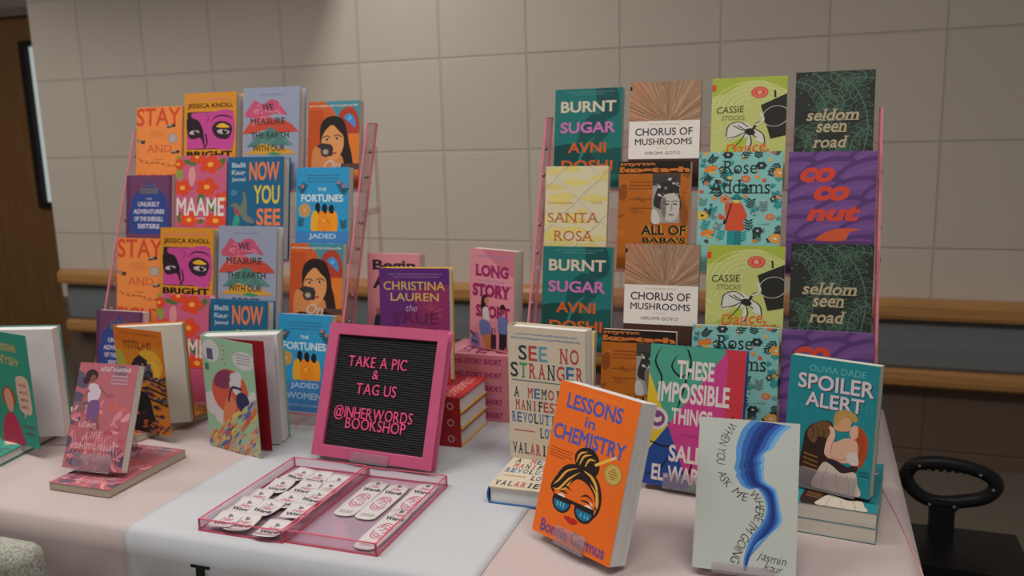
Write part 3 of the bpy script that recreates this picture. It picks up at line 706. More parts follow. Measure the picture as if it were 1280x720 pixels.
def art_stranger(W, H):
    a = Art(W, H); a.rect(0, 0, 1, 1, '#ab9f8c'); N, R, B = '#23343a', '#953a3a', '#2d5680'
    a.marks(.09, .045, .90, .06, '#4c6c90', 26); a.marks(.05, .075, .95, .09, '#4c6c90', 30)
    def multi(t, x0, x1, y0, y1, cols, b=.012, serif=True):
        n = len(t); wd = (x1-x0)/n
        for i, ch in enumerate(t):
            if ch != ' ': 
                k = .84
                if ch == 'I': k = .5
                a.text(ch, x0+i*wd+wd*(1-k)/2, y0, x0+(i+1)*wd-wd*(1-k)/2, y1, cols[i % len(cols)], b, 0, serif)
    multi('SEE NO', .13, .93, .135, .245, [N, R, '#50808c', N, R, R]); multi('STRANGER', .02, .99, .265, .375, [N, '#3e7a4c', R, R, N, R, B, R])
    a.rect(.04, .395, .96, .401, '#3c5f62')
    multi('A MEMOIR &', .06, .97, .45, .525, [N, N, R, B, N, R, N]); multi('MANIFESTO OF', .08, .98, .545, .62, [R, R, N, R, N, R, R]); multi('REVOLUTIONARY', .03, .98, .64, .715, [B, B, '#2f6a90', B, N]); 
    multi('LOVE', .40, .66, .745, .82, [N, B, B, N]); a.rect(.06, .775, .34, .781, R); a.rect(.72, .775, .96, .781, R)
    multi('VALARIE KAUR', .03, .97, .875, .955, [N, N, '#35505c', R, R, N, N])
    return a
def art_lessons(W, H):
    a = Art(W, H); a.rect(0, 0, 1, 1, '#d85a1e')
    Bl = '#484a86'; Y = '#bf8a3c'; K = '#241c1a'
    a.text('#1 NEW YORK TIMES BESTSELLER', .15, .035, .83, .056, '#c07030')
    a.text('LESSONS', .13, .065, .83, .165, Bl, .03); a.text('in', .40, .185, .53, .25, Bl, .025); a.text('CHEMISTRY', .03, .272, .94, .375, Bl, .03)
    for i, L in enumerate((.30, .27, .30, .20)): a.rect(.035, .475+i*.02, .035+L, .482+i*.02, '#8c3818')
    # bun, pencil, hair, face outline
    a.blob([(.40, .55), (.36, .48), (.42, .42), (.54, .40), (.64, .44), (.68, .52), (.64, .58), (.52, .60)], K, 6)
    for q in ([(.39, .53), (.42, .46), (.5, .43)], [(.43, .55), (.47, .47), (.56, .44)], [(.50, .55), (.54, .48), (.62, .47)]): a.curve(q, .022, Y, 6, True)
    a.line([(.62, .50), (.80, .418)], .028, '#c39a44'); a.line([(.80, .418), (.845, .397)], .024, '#b8a898')
    a.blob([(.13, .76), (.17, .68), (.26, .58), (.40, .54), (.56, .54), (.70, .60), (.77, .70), (.765, .80), (.70, .86), (.71, .76), (.66, .69), (.55, .64), (.44, .64), (.36, .70), (.28, .77), (.20, .79)], K, 8)
    for q in ([(.16, .765), (.24, .75), (.34, .66), (.46, .585)], [(.16, .74), (.22, .69), (.30, .61), (.42, .565)], [(.20, .775), (.30, .74), (.38, .66)], [(.56, .57), (.68, .64), (.735, .74), (.73, .80)], [(.60, .63), (.70, .69), (.725, .77), (.715, .83)], [(.50, .565), (.62, .59), (.71, .65)]): a.curve(q, .024, Y, 8, True)
    a.ell(.29, .795, .055, .04, '#c0b8b0'); a.ell(.645, .785, .055, .04, '#c0b8b0')
    a.ell(.305, .83, .122, .115, K, 0, 24); a.ell(.595, .835, .122, .115, K, 0, 24); a.line([(.40, .81), (.50, .81)], .025, K); a.line([(.2, .79), (.17, .78)], .03, K); a.line([(.70, .79), (.73, .775)], .03, K)
    a.rect(.19, .765, .415, .80, '#d85a1e'); a.rect(.485, .77, .71, .80, '#d85a1e')
    a.ell(.29, .797, .05, .028, '#c0b8b0', 0, 14, 180, 360); a.ell(.635, .80, .05, .028, '#c0b8b0', 0, 14, 180, 360); a.rect(.19, .795, .715, .806, K)
    a.ell(.305, .83, .10, .094, '#1c5a78', 0, 20, 0, 180); a.ell(.595, .832, .10, .094, '#1c5a78', 0, 20, 0, 180)
    for x in (.25, .29, .33): a.rect(x, .835, x+.02, .87, '#4c94a4')
    for x in (.55, .60, .64): a.poly([(x, .875), (x+.015, .84), (x+.03, .875)], '#4c94a4')
    a.curve([(.27, .745), (.33, .715), (.40, .735)], .018, K, 6, True); a.curve([(.52, .745), (.60, .72), (.69, .745)], .018, K, 6, True)
    a.blob([(.37, .925), (.43, .908), (.46, .914), (.50, .908), (.55, .925), (.47, .955)], '#98201f', 5)
    a.ell(.845, .515, .105, .105, '#8e7436', 0, 24); a.ell(.845, .515, .092, .092, '#a58a48', 0, 24)
    for i in range(5): a.rect(.785+.02*abs(i-2), .48+i*.016, .905-.02*abs(i-2), .486+i*.016, '#6b5428')
    return a
def art_lessons2(W, H):
    """portrait squeezed upwards so that the author's name fits under it"""
    a = art_lessons(W, H)
    k = []
    for it in a.items:
        P, f, c = it[0], it[1], it[2]; top = min(p[1] for p in P)/H
        if top > .385: P = [(p[0], (.365*H+(p[1]-.40*H)*.89)) for p in P]
        k.append((P, f, c))
    a.items = k
    a.text('Bonnie Garmus', .10, .895, .92, .975, '#5c3f72', .02)
    return a
def art_imposs(W, H):
    a = Art(W, H); a.rect(0, 0, 1, 1, '#9c3268')
    a.poly([(0, 0), (.82, 0), (.24, .57), (0, .20)], '#3a7a66'); a.poly([(.82, .055), (1, 0), (1, 1), (.82, .7)], '#9c2c34'); a.poly([(.78, 0), (1, 0), (1, .12), (.82, .055)], '#9c2c34')
    a.poly([(0, .20), (.24, .57), (0, .82)], '#aa9024'); a.poly([(.24, .57), (.52, 1), (0, 1), (0, .80)], '#203a70'); a.poly([(.47, 1), (.60, .90), (.75, 1)], '#2c6c44')
    a.ell(.85, .56, .20, .13, '#b0662a', 0, 20, 180, 360); a.curve([(.68, .52), (.84, .50), (.92, .45)], .025, '#1d1a1a', 6, True)
    for q in ([(.12, .01), (.06, .12), (.14, .24), (.08, .32)], [(.30, .06), (.24, .15), (.34, .22), (.42, .18)], [(.36, .0), (.44, .10), (.38, .30), (.34, .42), (.30, .52)], [(.40, .02), (.44, .10)], [(.1, .46), (.2, .53), (.26, .56)],
              [(.0, .68), (.2, .72), (.34, .70)], [(.02, .94), (.18, .88), (.28, .78)], [(.42, .98), (.50, .88), (.52, .80)]): a.curve(q, .022, '#171b1e', 8, True)
    a.ell(.12, .53, .12, .12, '#aa9a94', 0, 22); a.ell(.12, .53, .085, .085, '#5c3460', 0, 22); a.poly([(.07, .51), (.12, .525), (.17, .51), (.17, .545), (.12, .56), (.07, .545)], '#aa9a94')
    c = '#b0a4a0'
    a.text('THESE', .30, .10, .69, .235, c, .03); a.text('IMPOSSIBLE', .11, .26, .86, .405, c, .03); a.text('THINGS', .27, .44, .70, .555, c, .03)
    a.text('A Novel', .38, .615, .56, .635, '#6c2448', 0, .2)
    a.text('SALMA', .27, .70, .80, .82, c, .03); a.text('EL-WARDANY', .10, .85, 1.0, .965, c, .03)
    return a
def art_spoiler(W, H):
    a = Art(W, H); a.rect(0, 0, 1, 1, '#1e6a70'); random.seed(6)
    for i in range(26):
        x = random.choice([random.uniform(.0, .25), random.uniform(.72, .96)]); y = random.uniform(.25, .85)
        a.line([(x, y), (x, y+.06), (x+.05, y+.06), (x+.05, y+.02)], .006, '#2b7c80')
    a.text('OLIVIA DADE', .23, .055, .86, .105, '#54929a', -.005)
    for d, c in ((.012, '#35333f'), (0, '#aa9fa4')):
        a.text('SPOILER', .11+d, .125+d*.6, .96+d, .245+d*.6, c, .02); a.text('ALERT', .21+d, .265+d*.6, .86+d, .375+d*.6, c, .02)
    # embracing couple
    a.blob([(.20, .99), (.22, .66), (.25, .56), (.34, .50), (.46, .465), (.54, .49), (.56, .58), (.54, .76), (.50, .99)], '#2c1d1b', 6)
    a.blob([(.26, .60), (.30, .53), (.42, .475), (.52, .49), (.55, .56), (.50, .60), (.40, .60), (.34, .66)], '#5a4028', 5)
    for i in range(3): a.curve([(.30+.06*i, .53), (.33+.06*i, .57), (.32+.06*i, .62)], .012, '#3a2819', 4)
    for i in range(4): a.line([(.235, .745+i*.036), (.40, .765+i*.036)], .022, '#6a4a22'); a.line([(.235, .757+i*.036), (.40, .777+i*.036)], .008, '#2a1b12')
    a.blob([(.80, .47), (.89, .50), (.94, .58), (.93, .68), (.89, .76), (.82, .80), (.77, .77), (.78, .66), (.75, .54)], '#8e3a20', 6)
    for q in ([(.84, .50), (.88, .60), (.85, .74)], [(.80, .52), (.84, .62), (.81, .76)]): a.curve(q, .008, '#6e2814', 5)
    a.blob([(.56, .52), (.56, .46), (.60, .42), (.68, .41), (.745, .44), (.735, .475), (.75, .49), (.72, .515), (.64, .53)], '#a9805e', 6)
    a.blob([(.545, .46), (.56, .40), (.63, .365), (.72, .365), (.79, .395), (.805, .43), (.77, .445), (.72, .42), (.66, .425), (.62, .445), (.60, .475), (.57, .49)], '#957440', 6)
    a.blob([(.73, .52), (.745, .49), (.76, .475), (.79, .465), (.82, .48), (.82, .55), (.77, .575), (.74, .55)], '#b08a76', 6)
    a.blob([(.52, .60), (.58, .62), (.66, .585), (.74, .57), (.82, .59), (.84, .66), (.82, .73), (.74, .76), (.60, .77), (.50, .745), (.47, .71), (.52, .68)], '#b08a76', 6)
    a.blob([(.47, .72), (.485, .62), (.52, .555), (.50, .515), (.53, .505), (.565, .53), (.575, .58), (.55, .64), (.53, .72)], '#b8927e', 6)
    a.curve([(.55, .735), (.66, .75), (.76, .70)], .008, '#8a6250', 5); a.curve([(.575, .59), (.55, .64), (.535, .71)], .008, '#8a6250', 5)
    a.blob([(.48, .76), (.60, .755), (.74, .79), (.83, .75), (.84, .81), (.72, .845), (.56, .82)], '#2c2024', 5); a.blob([(.72, .70), (.80, .665), (.845, .70), (.85, .76), (.78, .77), (.74, .75)], '#a9a096', 5)
    a.blob([(.38, 1.0), (.40, .88), (.47, .79), (.56, .80), (.68, .845), (.82, .82), (.86, .90), (.87, 1.0)], '#a49a8c', 6)
    for q in ([(.52, .82), (.48, .90), (.47, 1.0)], [(.62, .85), (.62, .92), (.66, 1.0)], [(.74, .85), (.77, .93), (.77, 1.0)]): a.curve(q, .008, '#7c7266', 5)
    a.marks(.86, .80, .97, .815, '#123f44', 7); a.marks(.87, .825, .98, .84, '#123f44', 6)
    return a
def art_whenask(W, H):
    a = Art(W, H); a.rect(0, 0, 1, 1, '#989c95')
    # layered blue paper profile: outer edge on the left, inner edge on the right
    lo = [(.52, .0), (.44, .06), (.40, .13), (.38, .20), (.385, .27), (.37, .33), (.395, .355), (.39, .38), (.42, .41), (.46, .445), (.54, .46), (.60, .45), (.66, .49), (.695, .55), (.69, .62), (.64, .69), (.56, .77), (.52, .85), (.50, .92), (.505, .985)]
    hi = [(.92, .02), (.84, .07), (.78, .13), (.74, .18), (.68, .205), (.655, .23), (.675, .26), (.655, .275), (.665, .305), (.66, .34), (.67, .385), (.70, .41), (.78, .44), (.81, .50), (.835, .57), (.855, .64), (.80, .70), (.70, .755), (.60, .82), (.53, .985)]
    n = len(lo); cols = ['#4474a4', '#2a5088', '#1d3872', '#18285a', '#243a80', '#27407c', '#345f98', '#5485b0']
    for k, c in enumerate(cols[:4]):
        t = k*.16
        L = [(l[0]+(h[0]-l[0])*t, l[1]+(h[1]-l[1])*t*.7) for l, h in zip(lo, hi)]
        a.poly(spline(L, 3)+spline(hi, 3)[::-1], c)
    for k, c in enumerate(('#1c2c64', '#28488a', '#3c6ca0', '#5c8cb4')):
        t = .52+k*.12
        L = [(l[0]+(h[0]-l[0])*t, l[1]+(h[1]-l[1])*t*.9) for l, h in zip(lo, hi)]
        a.poly(spline(L, 3)+spline(hi, 3)[::-1], c)
    c = '#1d1f23'
    a.tpath('WHEN YOU', [(.345, .035), (.27, .13), (.235, .23), (.235, .315)], .09, c, -.012, .15, .05)
    a.tpath('ASK', [(.245, .355), (.28, .41), (.335, .445)], .085, c, -.012, .15, .04); a.tpath('ME', [(.375, .465), (.45, .505), (.525, .515)], .085, c, -.012, .15, .06)
    a.tpath('WHERE', [(.555, .475), (.635, .545), (.625, .665)], .088, c, -.012, .1, .03); a.tpath("I'M GOING", [(.595, .675), (.51, .77), (.44, .87), (.41, .945)], .088, c, -.012, .15, .04)
    a.tpath('jasmin', [(.64, .865), (.76, .885), (.91, .895)], .085, c, -.012, .25, .03); a.tpath('kaur', [(.70, .935), (.78, .945), (.88, .95)], .075, c, -.012, .25, .03)
    return a

# ------------------------------------------------------------------ the setting
TZ = .74; WY = 3.59
def mat_block_wall():
    m, nt, b = base_mat('painted_block_wall', (.50, .45, .39), .6, .3)
    geo = nt.nodes.new('ShaderNodeNewGeometry'); sep = nt.nodes.new('ShaderNodeSeparateXYZ'); nt.links.new(geo.outputs['Position'], sep.inputs[0])
    def math_(op, a, bv=None):
        n = nt.nodes.new('ShaderNodeMath'); n.operation = op
        for i, q in enumerate((a, bv)):
            if q is None: continue
            if isinstance(q, (int, float)): n.inputs[i].default_value = q
            else: nt.links.new(q, n.inputs[i])
        return n.outputs[0]
    P = .4060
    def cell(out, off):
        t = math_('DIVIDE', math_('SUBTRACT', out, off), P); fr = math_('FRACT', t)
        return math_('MULTIPLY', math_('MINIMUM', fr, math_('SUBTRACT', 1.0, fr)), P), math_('FLOOR', t)
    dx, ix = cell(sep.outputs['X'], -1.981-4*P*10); dz, iz = cell(sep.outputs['Z'], 1.685-P*20)
    d = math_('MINIMUM', dx, dz)
    mr = nt.nodes.new('ShaderNodeMapRange'); mr.inputs['From Min'].default_value = .002; mr.inputs['From Max'].default_value = .0055
    nt.links.new(d, mr.inputs['Value'])
    comb = nt.nodes.new('ShaderNodeCombineXYZ'); nt.links.new(ix, comb.inputs[0]); nt.links.new(iz, comb.inputs[1])
    wn = nt.nodes.new('ShaderNodeTexWhiteNoise'); nt.links.new(comb.outputs[0], wn.inputs['Vector'])
    # paint: pale above the rail, brown below
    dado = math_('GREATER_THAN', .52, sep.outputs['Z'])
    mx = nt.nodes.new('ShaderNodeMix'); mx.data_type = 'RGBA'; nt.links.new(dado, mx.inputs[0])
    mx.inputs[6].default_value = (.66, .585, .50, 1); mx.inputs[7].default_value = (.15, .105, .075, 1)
    m2 = nt.nodes.new('ShaderNodeMix'); m2.data_type = 'RGBA'; m2.blend_type = 'MULTIPLY'; m2.inputs[0].default_value = .06
    nt.links.new(mx.outputs[2], m2.inputs[6]); nt.links.new(wn.outputs['Value'], m2.inputs[7])
    m3 = nt.nodes.new('ShaderNodeMix'); m3.data_type = 'RGBA'; m3.blend_type = 'MULTIPLY'; nt.links.new(m2.outputs[2], m3.inputs[6])
    m3.inputs[7].default_value = (.92, .91, .90, 1)
    inv = math_('SUBTRACT', 1.0, mr.outputs[0]); nt.links.new(inv, m3.inputs[0])
    nt.links.new(m3.outputs[2], b.inputs['Base Color'])
    nz = nt.nodes.new('ShaderNodeTexNoise'); nz.inputs['Scale'].default_value = 60; nz.inputs['Detail'].default_value = 4
    nt.links.new(geo.outputs['Position'], nz.inputs['Vector'])
    h = math_('ADD', mr.outputs[0], math_('MULTIPLY', nz.outputs['Fac'], .08)); h2 = math_('ADD', h, math_('MULTIPLY', wn.outputs['Value'], .5))
    bp = nt.nodes.new('ShaderNodeBump'); bp.inputs['Strength'].default_value = .8; bp.inputs['Distance'].default_value = .004
    nt.links.new(h2, bp.inputs['Height']); nt.links.new(bp.outputs[0], b.inputs['Normal'])
    return m
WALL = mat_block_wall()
WALLR = mat_noise('recess_paint', (.36, .32, .28), (.40, .36, .31), .7, 8)
FLOOR = mat_noise('speckled_floor', (.12, .098, .075), (.22, .19, .15), .45, 180, detail=4)
CEIL = mat_noise('ceiling_tile', (.58, .57, .54), (.66, .65, .62), .9, 120)
WOOD = mat_noise('varnished_oak_rail', (.44, .21, .07), (.55, .285, .10), .25, 5, stretch=(.6, 14, 14))
DOORW = mat_noise('brown_veneer', (.19, .09, .032), (.25, .125, .045), .45, 4, stretch=(10, 10, .7))
BLACKM = ink('#1c1a19', .5); GREYV = mat_noise('grey_bumper_vinyl', (.17, .185, .19), (.22, .235, .24), .55, 240)
def struct(mb, name): return tag(mb.build(name), kind='structure')
m = MB(); m.box(-7.5, 3.2, -3.2, 5.4, -.1, 0, FLOOR); struct(m, 'floor')
m = MB(); m.box(-7.5, 3.2, -3.2, 5.4, 2.72, 2.82, CEIL); struct(m, 'ceiling')
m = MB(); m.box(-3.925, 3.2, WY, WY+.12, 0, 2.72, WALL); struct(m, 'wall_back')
m = MB(); m.box(-3.925, -3.80, WY+.12, 4.25, 0, 2.72, WALLR); struct(m, 'wall_recess')
DY = 4.25
m = MB(); m.box(-7.62, -7.5, -3.2, 5.4, 0, 2.72, WALLR); struct(m, 'wall_left')
m = MB(); m.box(-3.92, -1.90, 2.2, WY, 2.45, 2.72, CEIL); struct(m, 'added_light_cutoff')  # unseen block added under the ceiling to give the wall a shadow edge
m = MB(); m.box(-7.5, -5.55, DY, DY+.12, 0, 2.72, WALLR); m.box(-5.55, -3.8, DY, DY+.12, 2.20, 2.72, WALLR); struct(m, 'wall_corridor')
m = MB()
FR = ink('#6c6259', .5)
m.box(-5.55, -5.49, DY-.02, DY+.13, 0, 2.20, FR); m.box(-5.49, -3.925, DY-.02, DY+.13, 2.15, 2.20, FR); struct(m, 'trim_1')
door = tag(empty('door_1', (-4.70, DY, 0)), kind='structure')
m = MB(); lx = -4.70
def dbx(x0, x1, z0, z1): m.box(x0-lx, x1-lx, .02, .065, z0, z1, DOORW)
dbx(-5.48, -4.745, .015, 2.145); dbx(-4.30, -3.93, .015, 2.145); dbx(-4.745, -4.30, .015, .98); dbx(-4.745, -4.30, 1.97, 2.145)
m.build('door_leaf', door)
m = MB()
for x0, x1, z0, z1 in ((-4.765, -4.715, .945, 2.0), (-4.345, -4.28, .945, 2.0), (-4.715, -4.345, .945, .985), (-4.715, -4.345, 1.965, 2.0)):
    m.box(x0-lx, x1-lx, .0, .075, z0, z1, BLACKM)
m.build('window_frame', door)
gm = bpy.data.materials.new('lit_corridor_glass'); gm.use_nodes = True; g = gm.node_tree
g.nodes['Principled BSDF'].inputs['Base Color'].default_value = (.3, .32, .32, 1); g.nodes['Principled BSDF'].inputs['Roughness'].default_value = .1
g.nodes['Principled BSDF'].inputs['Emission Color'].default_value = (.80, .90, .88, 1); g.nodes['Principled BSDF'].inputs['Emission Strength'].default_value = .42
m = MB(); m.box(-4.715-lx, -4.345-lx, .035, .045, .985, 1.965, gm); m.build('window_pane', door)
m = MB(); m.tube([(-5.38-lx, .0, 1.02), (-5.38-lx, -.05, 1.02), (-5.26-lx, -.05, 1.02)], .01, METAL); m.build('door_handle', door)

# handrail on the back wall: oak cap, grey bumper, oak base strip
rail = tag(empty('handrail', (-3.83, WY, .34)), 'long wall rail with oak cap and grey bumper on the block wall', 'handrail')
X1 = 6.6
m = MB(); m.prism([(-.105, .275), (-.112, .29), (-.112, .325), (-.10, .342), (-.07, .349), (-.02, .345), (0, .34), (0, .268), (-.07, .268)], 'x', 0, X1, WOOD); tag(recalc(m.build('cap_rail', rail)), 'varnished oak cap')
m = MB(); m.prism([(-.055, .07), (-.066, .085), (-.07, .16), (-.066, .25), (-.055, .268), (0, .268), (0, .07)], 'x', .01, X1-.01, GREYV); tag(recalc(m.build('bumper', rail)), 'grey textured bumper band')
m = MB(); m.prism([(-.085, .012), (-.09, .03), (-.088, .06), (-.07, .07), (0, .07), (0, 0), (-.07, 0)], 'x', 0, X1, WOOD); tag(recalc(m.build('base_strip', rail)), 'oak strip under the bumper')

# ------------------------------------------------------------------ table and cloths
PINKC = mat_noise('pale_pink_cloth', (.51, .415, .40), (.55, .45, .43), .9, 500, bump=.15, dist=.0006)
WHITEC = mat_noise('white_runner_cloth', (.515, .525, .545), (.555, .565, .585), .9, 500, bump=.15, dist=.0006)
PLAST = ink('#8a8780', .5); LEGM = ink('#4a4a4c', .4)
TX0, TX1, TY0, TY1 = -1.678, .163, 1.045, 1.985
table = tag(empty('folding_table', ((TX0+TX1)/2, (TY0+TY1)/2, 0)), 'long folding table hidden under the pale pink cloth', 'table')
cx, cy = table.location.x, table.location.y
m = MB(); m.bbox(TX0-cx, TX1-cx, TY0-cy, TY1-cy, .70, TZ-.003, .008, PLAST); m.build('table_top', table)
for sx in (-1, 1):
    for sy in (-1, 1):
        m = MB(); x = sx*(TX1-TX0)*.42; y = sy*.36; m.tube([(x, y, .70), (x, y, .012)], .014, LEGM); m.tube([(x, y, .03), (x, y, 0)], .018, BLACKM); m.build('leg', table)
def cloth(name, mat, x0, x1, y0, y1, dl, dr, df, db, z, r=.014, nx=90, ny=60, parent=None, hem=None, thick=True, rip=.006):
    """cloth lying over the table x0..x1, y0..y1, hanging dl/dr/df/db past its edges"""
    def samples(a, b, da, db_, n):
        s = [a-da+i*da/14 for i in range(14)] if da else []
        s += [a+(b-a)*i/n for i in range(n+1)]
        s += [b+(i+1)*db_/14 for i in range(14)] if db_ else []
        return s
    xs = samples(x0, x1, dl, dr, nx); ys = samples(y0, y1, df, db, ny); v = []; f = []
    rr = r
    for x in xs:
        for y in ys:
            ex = x-(x1-rr) if x > x1-rr else (x-(x0+rr) if x < x0+rr else 0)
            ey = y-(y1-rr) if y > y1-rr else (y-(y0+rr) if y < y0+rr else 0)
            if not dr and ex > 0 or (not dl and ex < 0): ex = 0
            if not db and ey > 0 or (not df and ey < 0): ey = 0
            d = math.hypot(ex, ey)
            if d == 0: v.append((x, y, z)); continue
            if hem and ey < 0 and not ex:
                lim = hem(x); d2 = min(d, lim); 
            else: d2 = d
            L = rr*PI/2
            if d2 < L: h = rr*math.sin(d2/rr); dz = rr*(1-math.cos(d2/rr))
            else: h = rr+(.045 if ey else .11)*(d2-L); dz = rr+(d2-L)
            k = rip*min(1, max(0, (d2-L)/.2)); h += k*math.sin((x+y*1.3)*21)+k*.6*math.sin((x-y)*47)
            v.append((x-ex+h*ex/d, y-ey+h*ey/d, z-dz))
    n = len(ys)
    for i in range(len(xs)-1):
        for j in range(n-1): f.append((i*n+j, (i+1)*n+j, (i+1)*n+j+1, i*n+j+1))
    mb = MB(); mb.add(v, f, mat, True); o = mb.build(name, parent)
    sol = o.modifiers.new('thickness', 'SOLIDIFY'); sol.thickness = .0012; sol.offset = 1
    return o
tc = cloth('tablecloth', PINKC, TX0-.008, TX1+.008, TY0-.022, TY1+.015, .5, .55, .5, .5, TZ-.0022)
tag(tc, 'pale pink tablecloth covering the whole book table and hanging down its sides', 'tablecloth')
# seam of the cloth along its right side
m = MB(); pts = [(.118, 1.63, TZ), (.128, 1.56, TZ), (.140, 1.48, TZ), (.155, 1.36, TZ-.0005), (.1665, 1.26, TZ-.006), (.176, 1.17, TZ-.014), (.182, 1.10, TZ-.028)]
m.tube(spline(pts, 6), .0009, ink('#b07c7c', .8)); tag(m.build('hem_seam', tc), 'rose pink seam of the cloth near the right edge')
RX0, RX1 = -1.052, -.430
rn = cloth('table_runner', WHITEC, RX0, RX1, TY0-.0235, TY1+.0165, 0, 0, .5, .4, TZ-.0008, r=.0155, nx=40)
tag(rn, 'wide white runner laid across the pink tablecloth, with black lettering in front', 'table runner')
m = MB()
v, f = glyphs('In', .03, 0, True)
ax = min(p[0] for p in v); sc = .085/.75
# the lettering follows the hanging front of the runner
def on_drop(x, z):
    L = .0155*PI/2; d2 = (TZ-.0008-z)-.0155+L; h = .0155+.045*max(0, d2-L)+.0065
    return (x, TY0-.0235+.0155-h-.0012, z)
m.add([on_drop(-.914+(p[0]-ax)*sc, .622+p[1]*sc) for p in v], f, BLACKM); tag(m.build('lettering', rn), 'black serif lettering on the hanging front')

# ------------------------------------------------------------------ books
def book_shapes(W, H, T, art, kind, page, coverc, spine_art=None, backc=None):
    """meshes for (cover, page block); origin bottom centre of the front cover, +y into the book"""
    c = MB(); p = MB(); cm = ink(coverc); bm_ = ink(backc or coverc)
    if kind == 'paper':
        t = .0005
        c.box(-W/2, W/2, 0, t, 0, H, cm); c.box(-W/2, W/2, T-t, T, 0, H, bm_); c.box(-W/2, -W/2+t, t, T-t, 0, H, bm_)
        p.box(-W/2+t, W/2-.0007, t, T-t, .0006, H-.0006, page)
    else:
        t = .0026; e = .0035
        c.bbox(-W/2, W/2, 0, t, 0, H, .0008, cm); c.bbox(-W/2, W/2, T-t, T, 0, H, .0008, bm_)
        n = 6; o = [(-W/2+.001, 0)]+[(-W/2+.001-.004*math.sin(PI*i/n), T*i/n) for i in range(1, n)]+[(-W/2+.001, T)]
        q = o+[(x+.0022, min(max(y, .0008), T-.0008)) for x, y in o[::-1]]
        c.prism(q, 'z', 0, H, bm_)
        n = 5; pr = [(-W/2+.003, t), (W/2-e, t)]+[(W/2-e-.003*math.sin(PI*i/n), t+(T-2*t)*i/n) for i in range(1, n)]+[(W/2-e, T-t), (-W/2+.003, T-t)]
        p.prism(pr, 'z', e, H-e, page)
    art.put(c)
    if spine_art:
        x = -W/2-.0001-(0 if kind == 'paper' else .0031)
        Mx = Matrix.Translation((x, T/2, 0)) @ Matrix.Rotation(-PI/2, 4, 'Z'); spine_art.put(c, Mx)
    return c.mesh('cover'), p.mesh('page_block')
_book = {}
def book(key, W, H, T, artf, kind='paper', page=None, coverc='#8a8078', loc=(0, 0, 0), yaw=0, tilt=0, label='', group=None, spine=None, backc=None):
    k = (key, round(W, 4), round(H, 4), round(T, 4))
    name = 'paperback_book' if kind == 'paper' else 'hardcover_book'
    if k not in _book:
        cme, pme = book_shapes(W, H, T, artf(W, H), kind, page or PAGE, coverc, spine(T, H) if spine else None, backc)
        _book[k] = (bpy.data.objects.new('cover', cme), bpy.data.objects.new('page_block', pme))
        cs = [_book[k][0], _book[k][1]]
    else: cs = [q.copy() for q in _book[k]]
    r = empty(name, loc, (-tilt, 0, yaw)); tag(r, label, 'book', group)
    for q in cs: COL.objects.link(q); q.parent = r
    return r

TILT = .165
def shelf_y(k): return 1.713-.064*k
def shelf_z(k): return 1.243-.155*k
def place_rack_books(rows, side):
    words = ['top', 'second', 'third', 'bottom']
    for k, row in enumerate(rows):
        for key, xc, label in row:
            W, H, T, artf, kind, page, cc, bc = SPEC[key]
            off = .020-T
            loc = (xc, shelf_y(k)+off*math.cos(TILT), shelf_z(k)-off*math.sin(TILT))
            book(key, W, H, T, artf, kind, page, cc, loc, 0, TILT, label+', '+words[k]+' shelf of '+side+' rack', 'books facing out on the '+side+' rack', None, bc)
SPEC = {
 'stay': (.139, .208, .018, art_stay, 'paper', PAGE, '#bd6f38', None),
 'knoll': (.150, .234, .030, art_knoll, 'hard', PAGE, '#a97022', None),
 'measure': (.155, .240, .028, art_measure, 'hard', PAGE, '#767b8c', None),
 'on': (.134, .204, .017, art_on, 'paper', PAGE, '#98401f', None),
 'sisters': (.137, .198, .022, art_sisters, 'paper', PAGEW, '#5a3550', None),
 'maame': (.146, .243, .026, art_maame, 'hard', PAGEW, '#a04c68', None),
 'now': (.150, .237, .030, art_now, 'hard', PAGE, '#1d4d6b', None),
 'fortunes': (.135, .212, .020, art_fortunes, 'paper', PAGE, '#2878a0', None),
 'burnt': (.142, .208, .016, art_burnt, 'paper', PAGE, '#1b5a57', None),
 'chorus': (.141, .216, .018, art_chorus, 'paper', PAGE, '#3c2620', None),
 'dance': (.140, .216, .019, art_dance, 'paper', PAGE, '#979b5c', None),
 'seldom': (.140, .222, .012, art_seldom, 'paper', PAGEW, '#262824', None),
 'santa': (.130, .208, .018, art_santa, 'paper', PAGE, '#aaa184', None),
 'baba': (.140, .215, .024, art_baba, 'paper', PAGEW, '#8f4f18', None),
 'rose': (.154, .231, .020, art_rose, 'paper', PAGE, '#6b9995', None),
 'coconut': (.153, .230, .012, art_coconut, 'paper', PAGEW, '#503060', None),
}
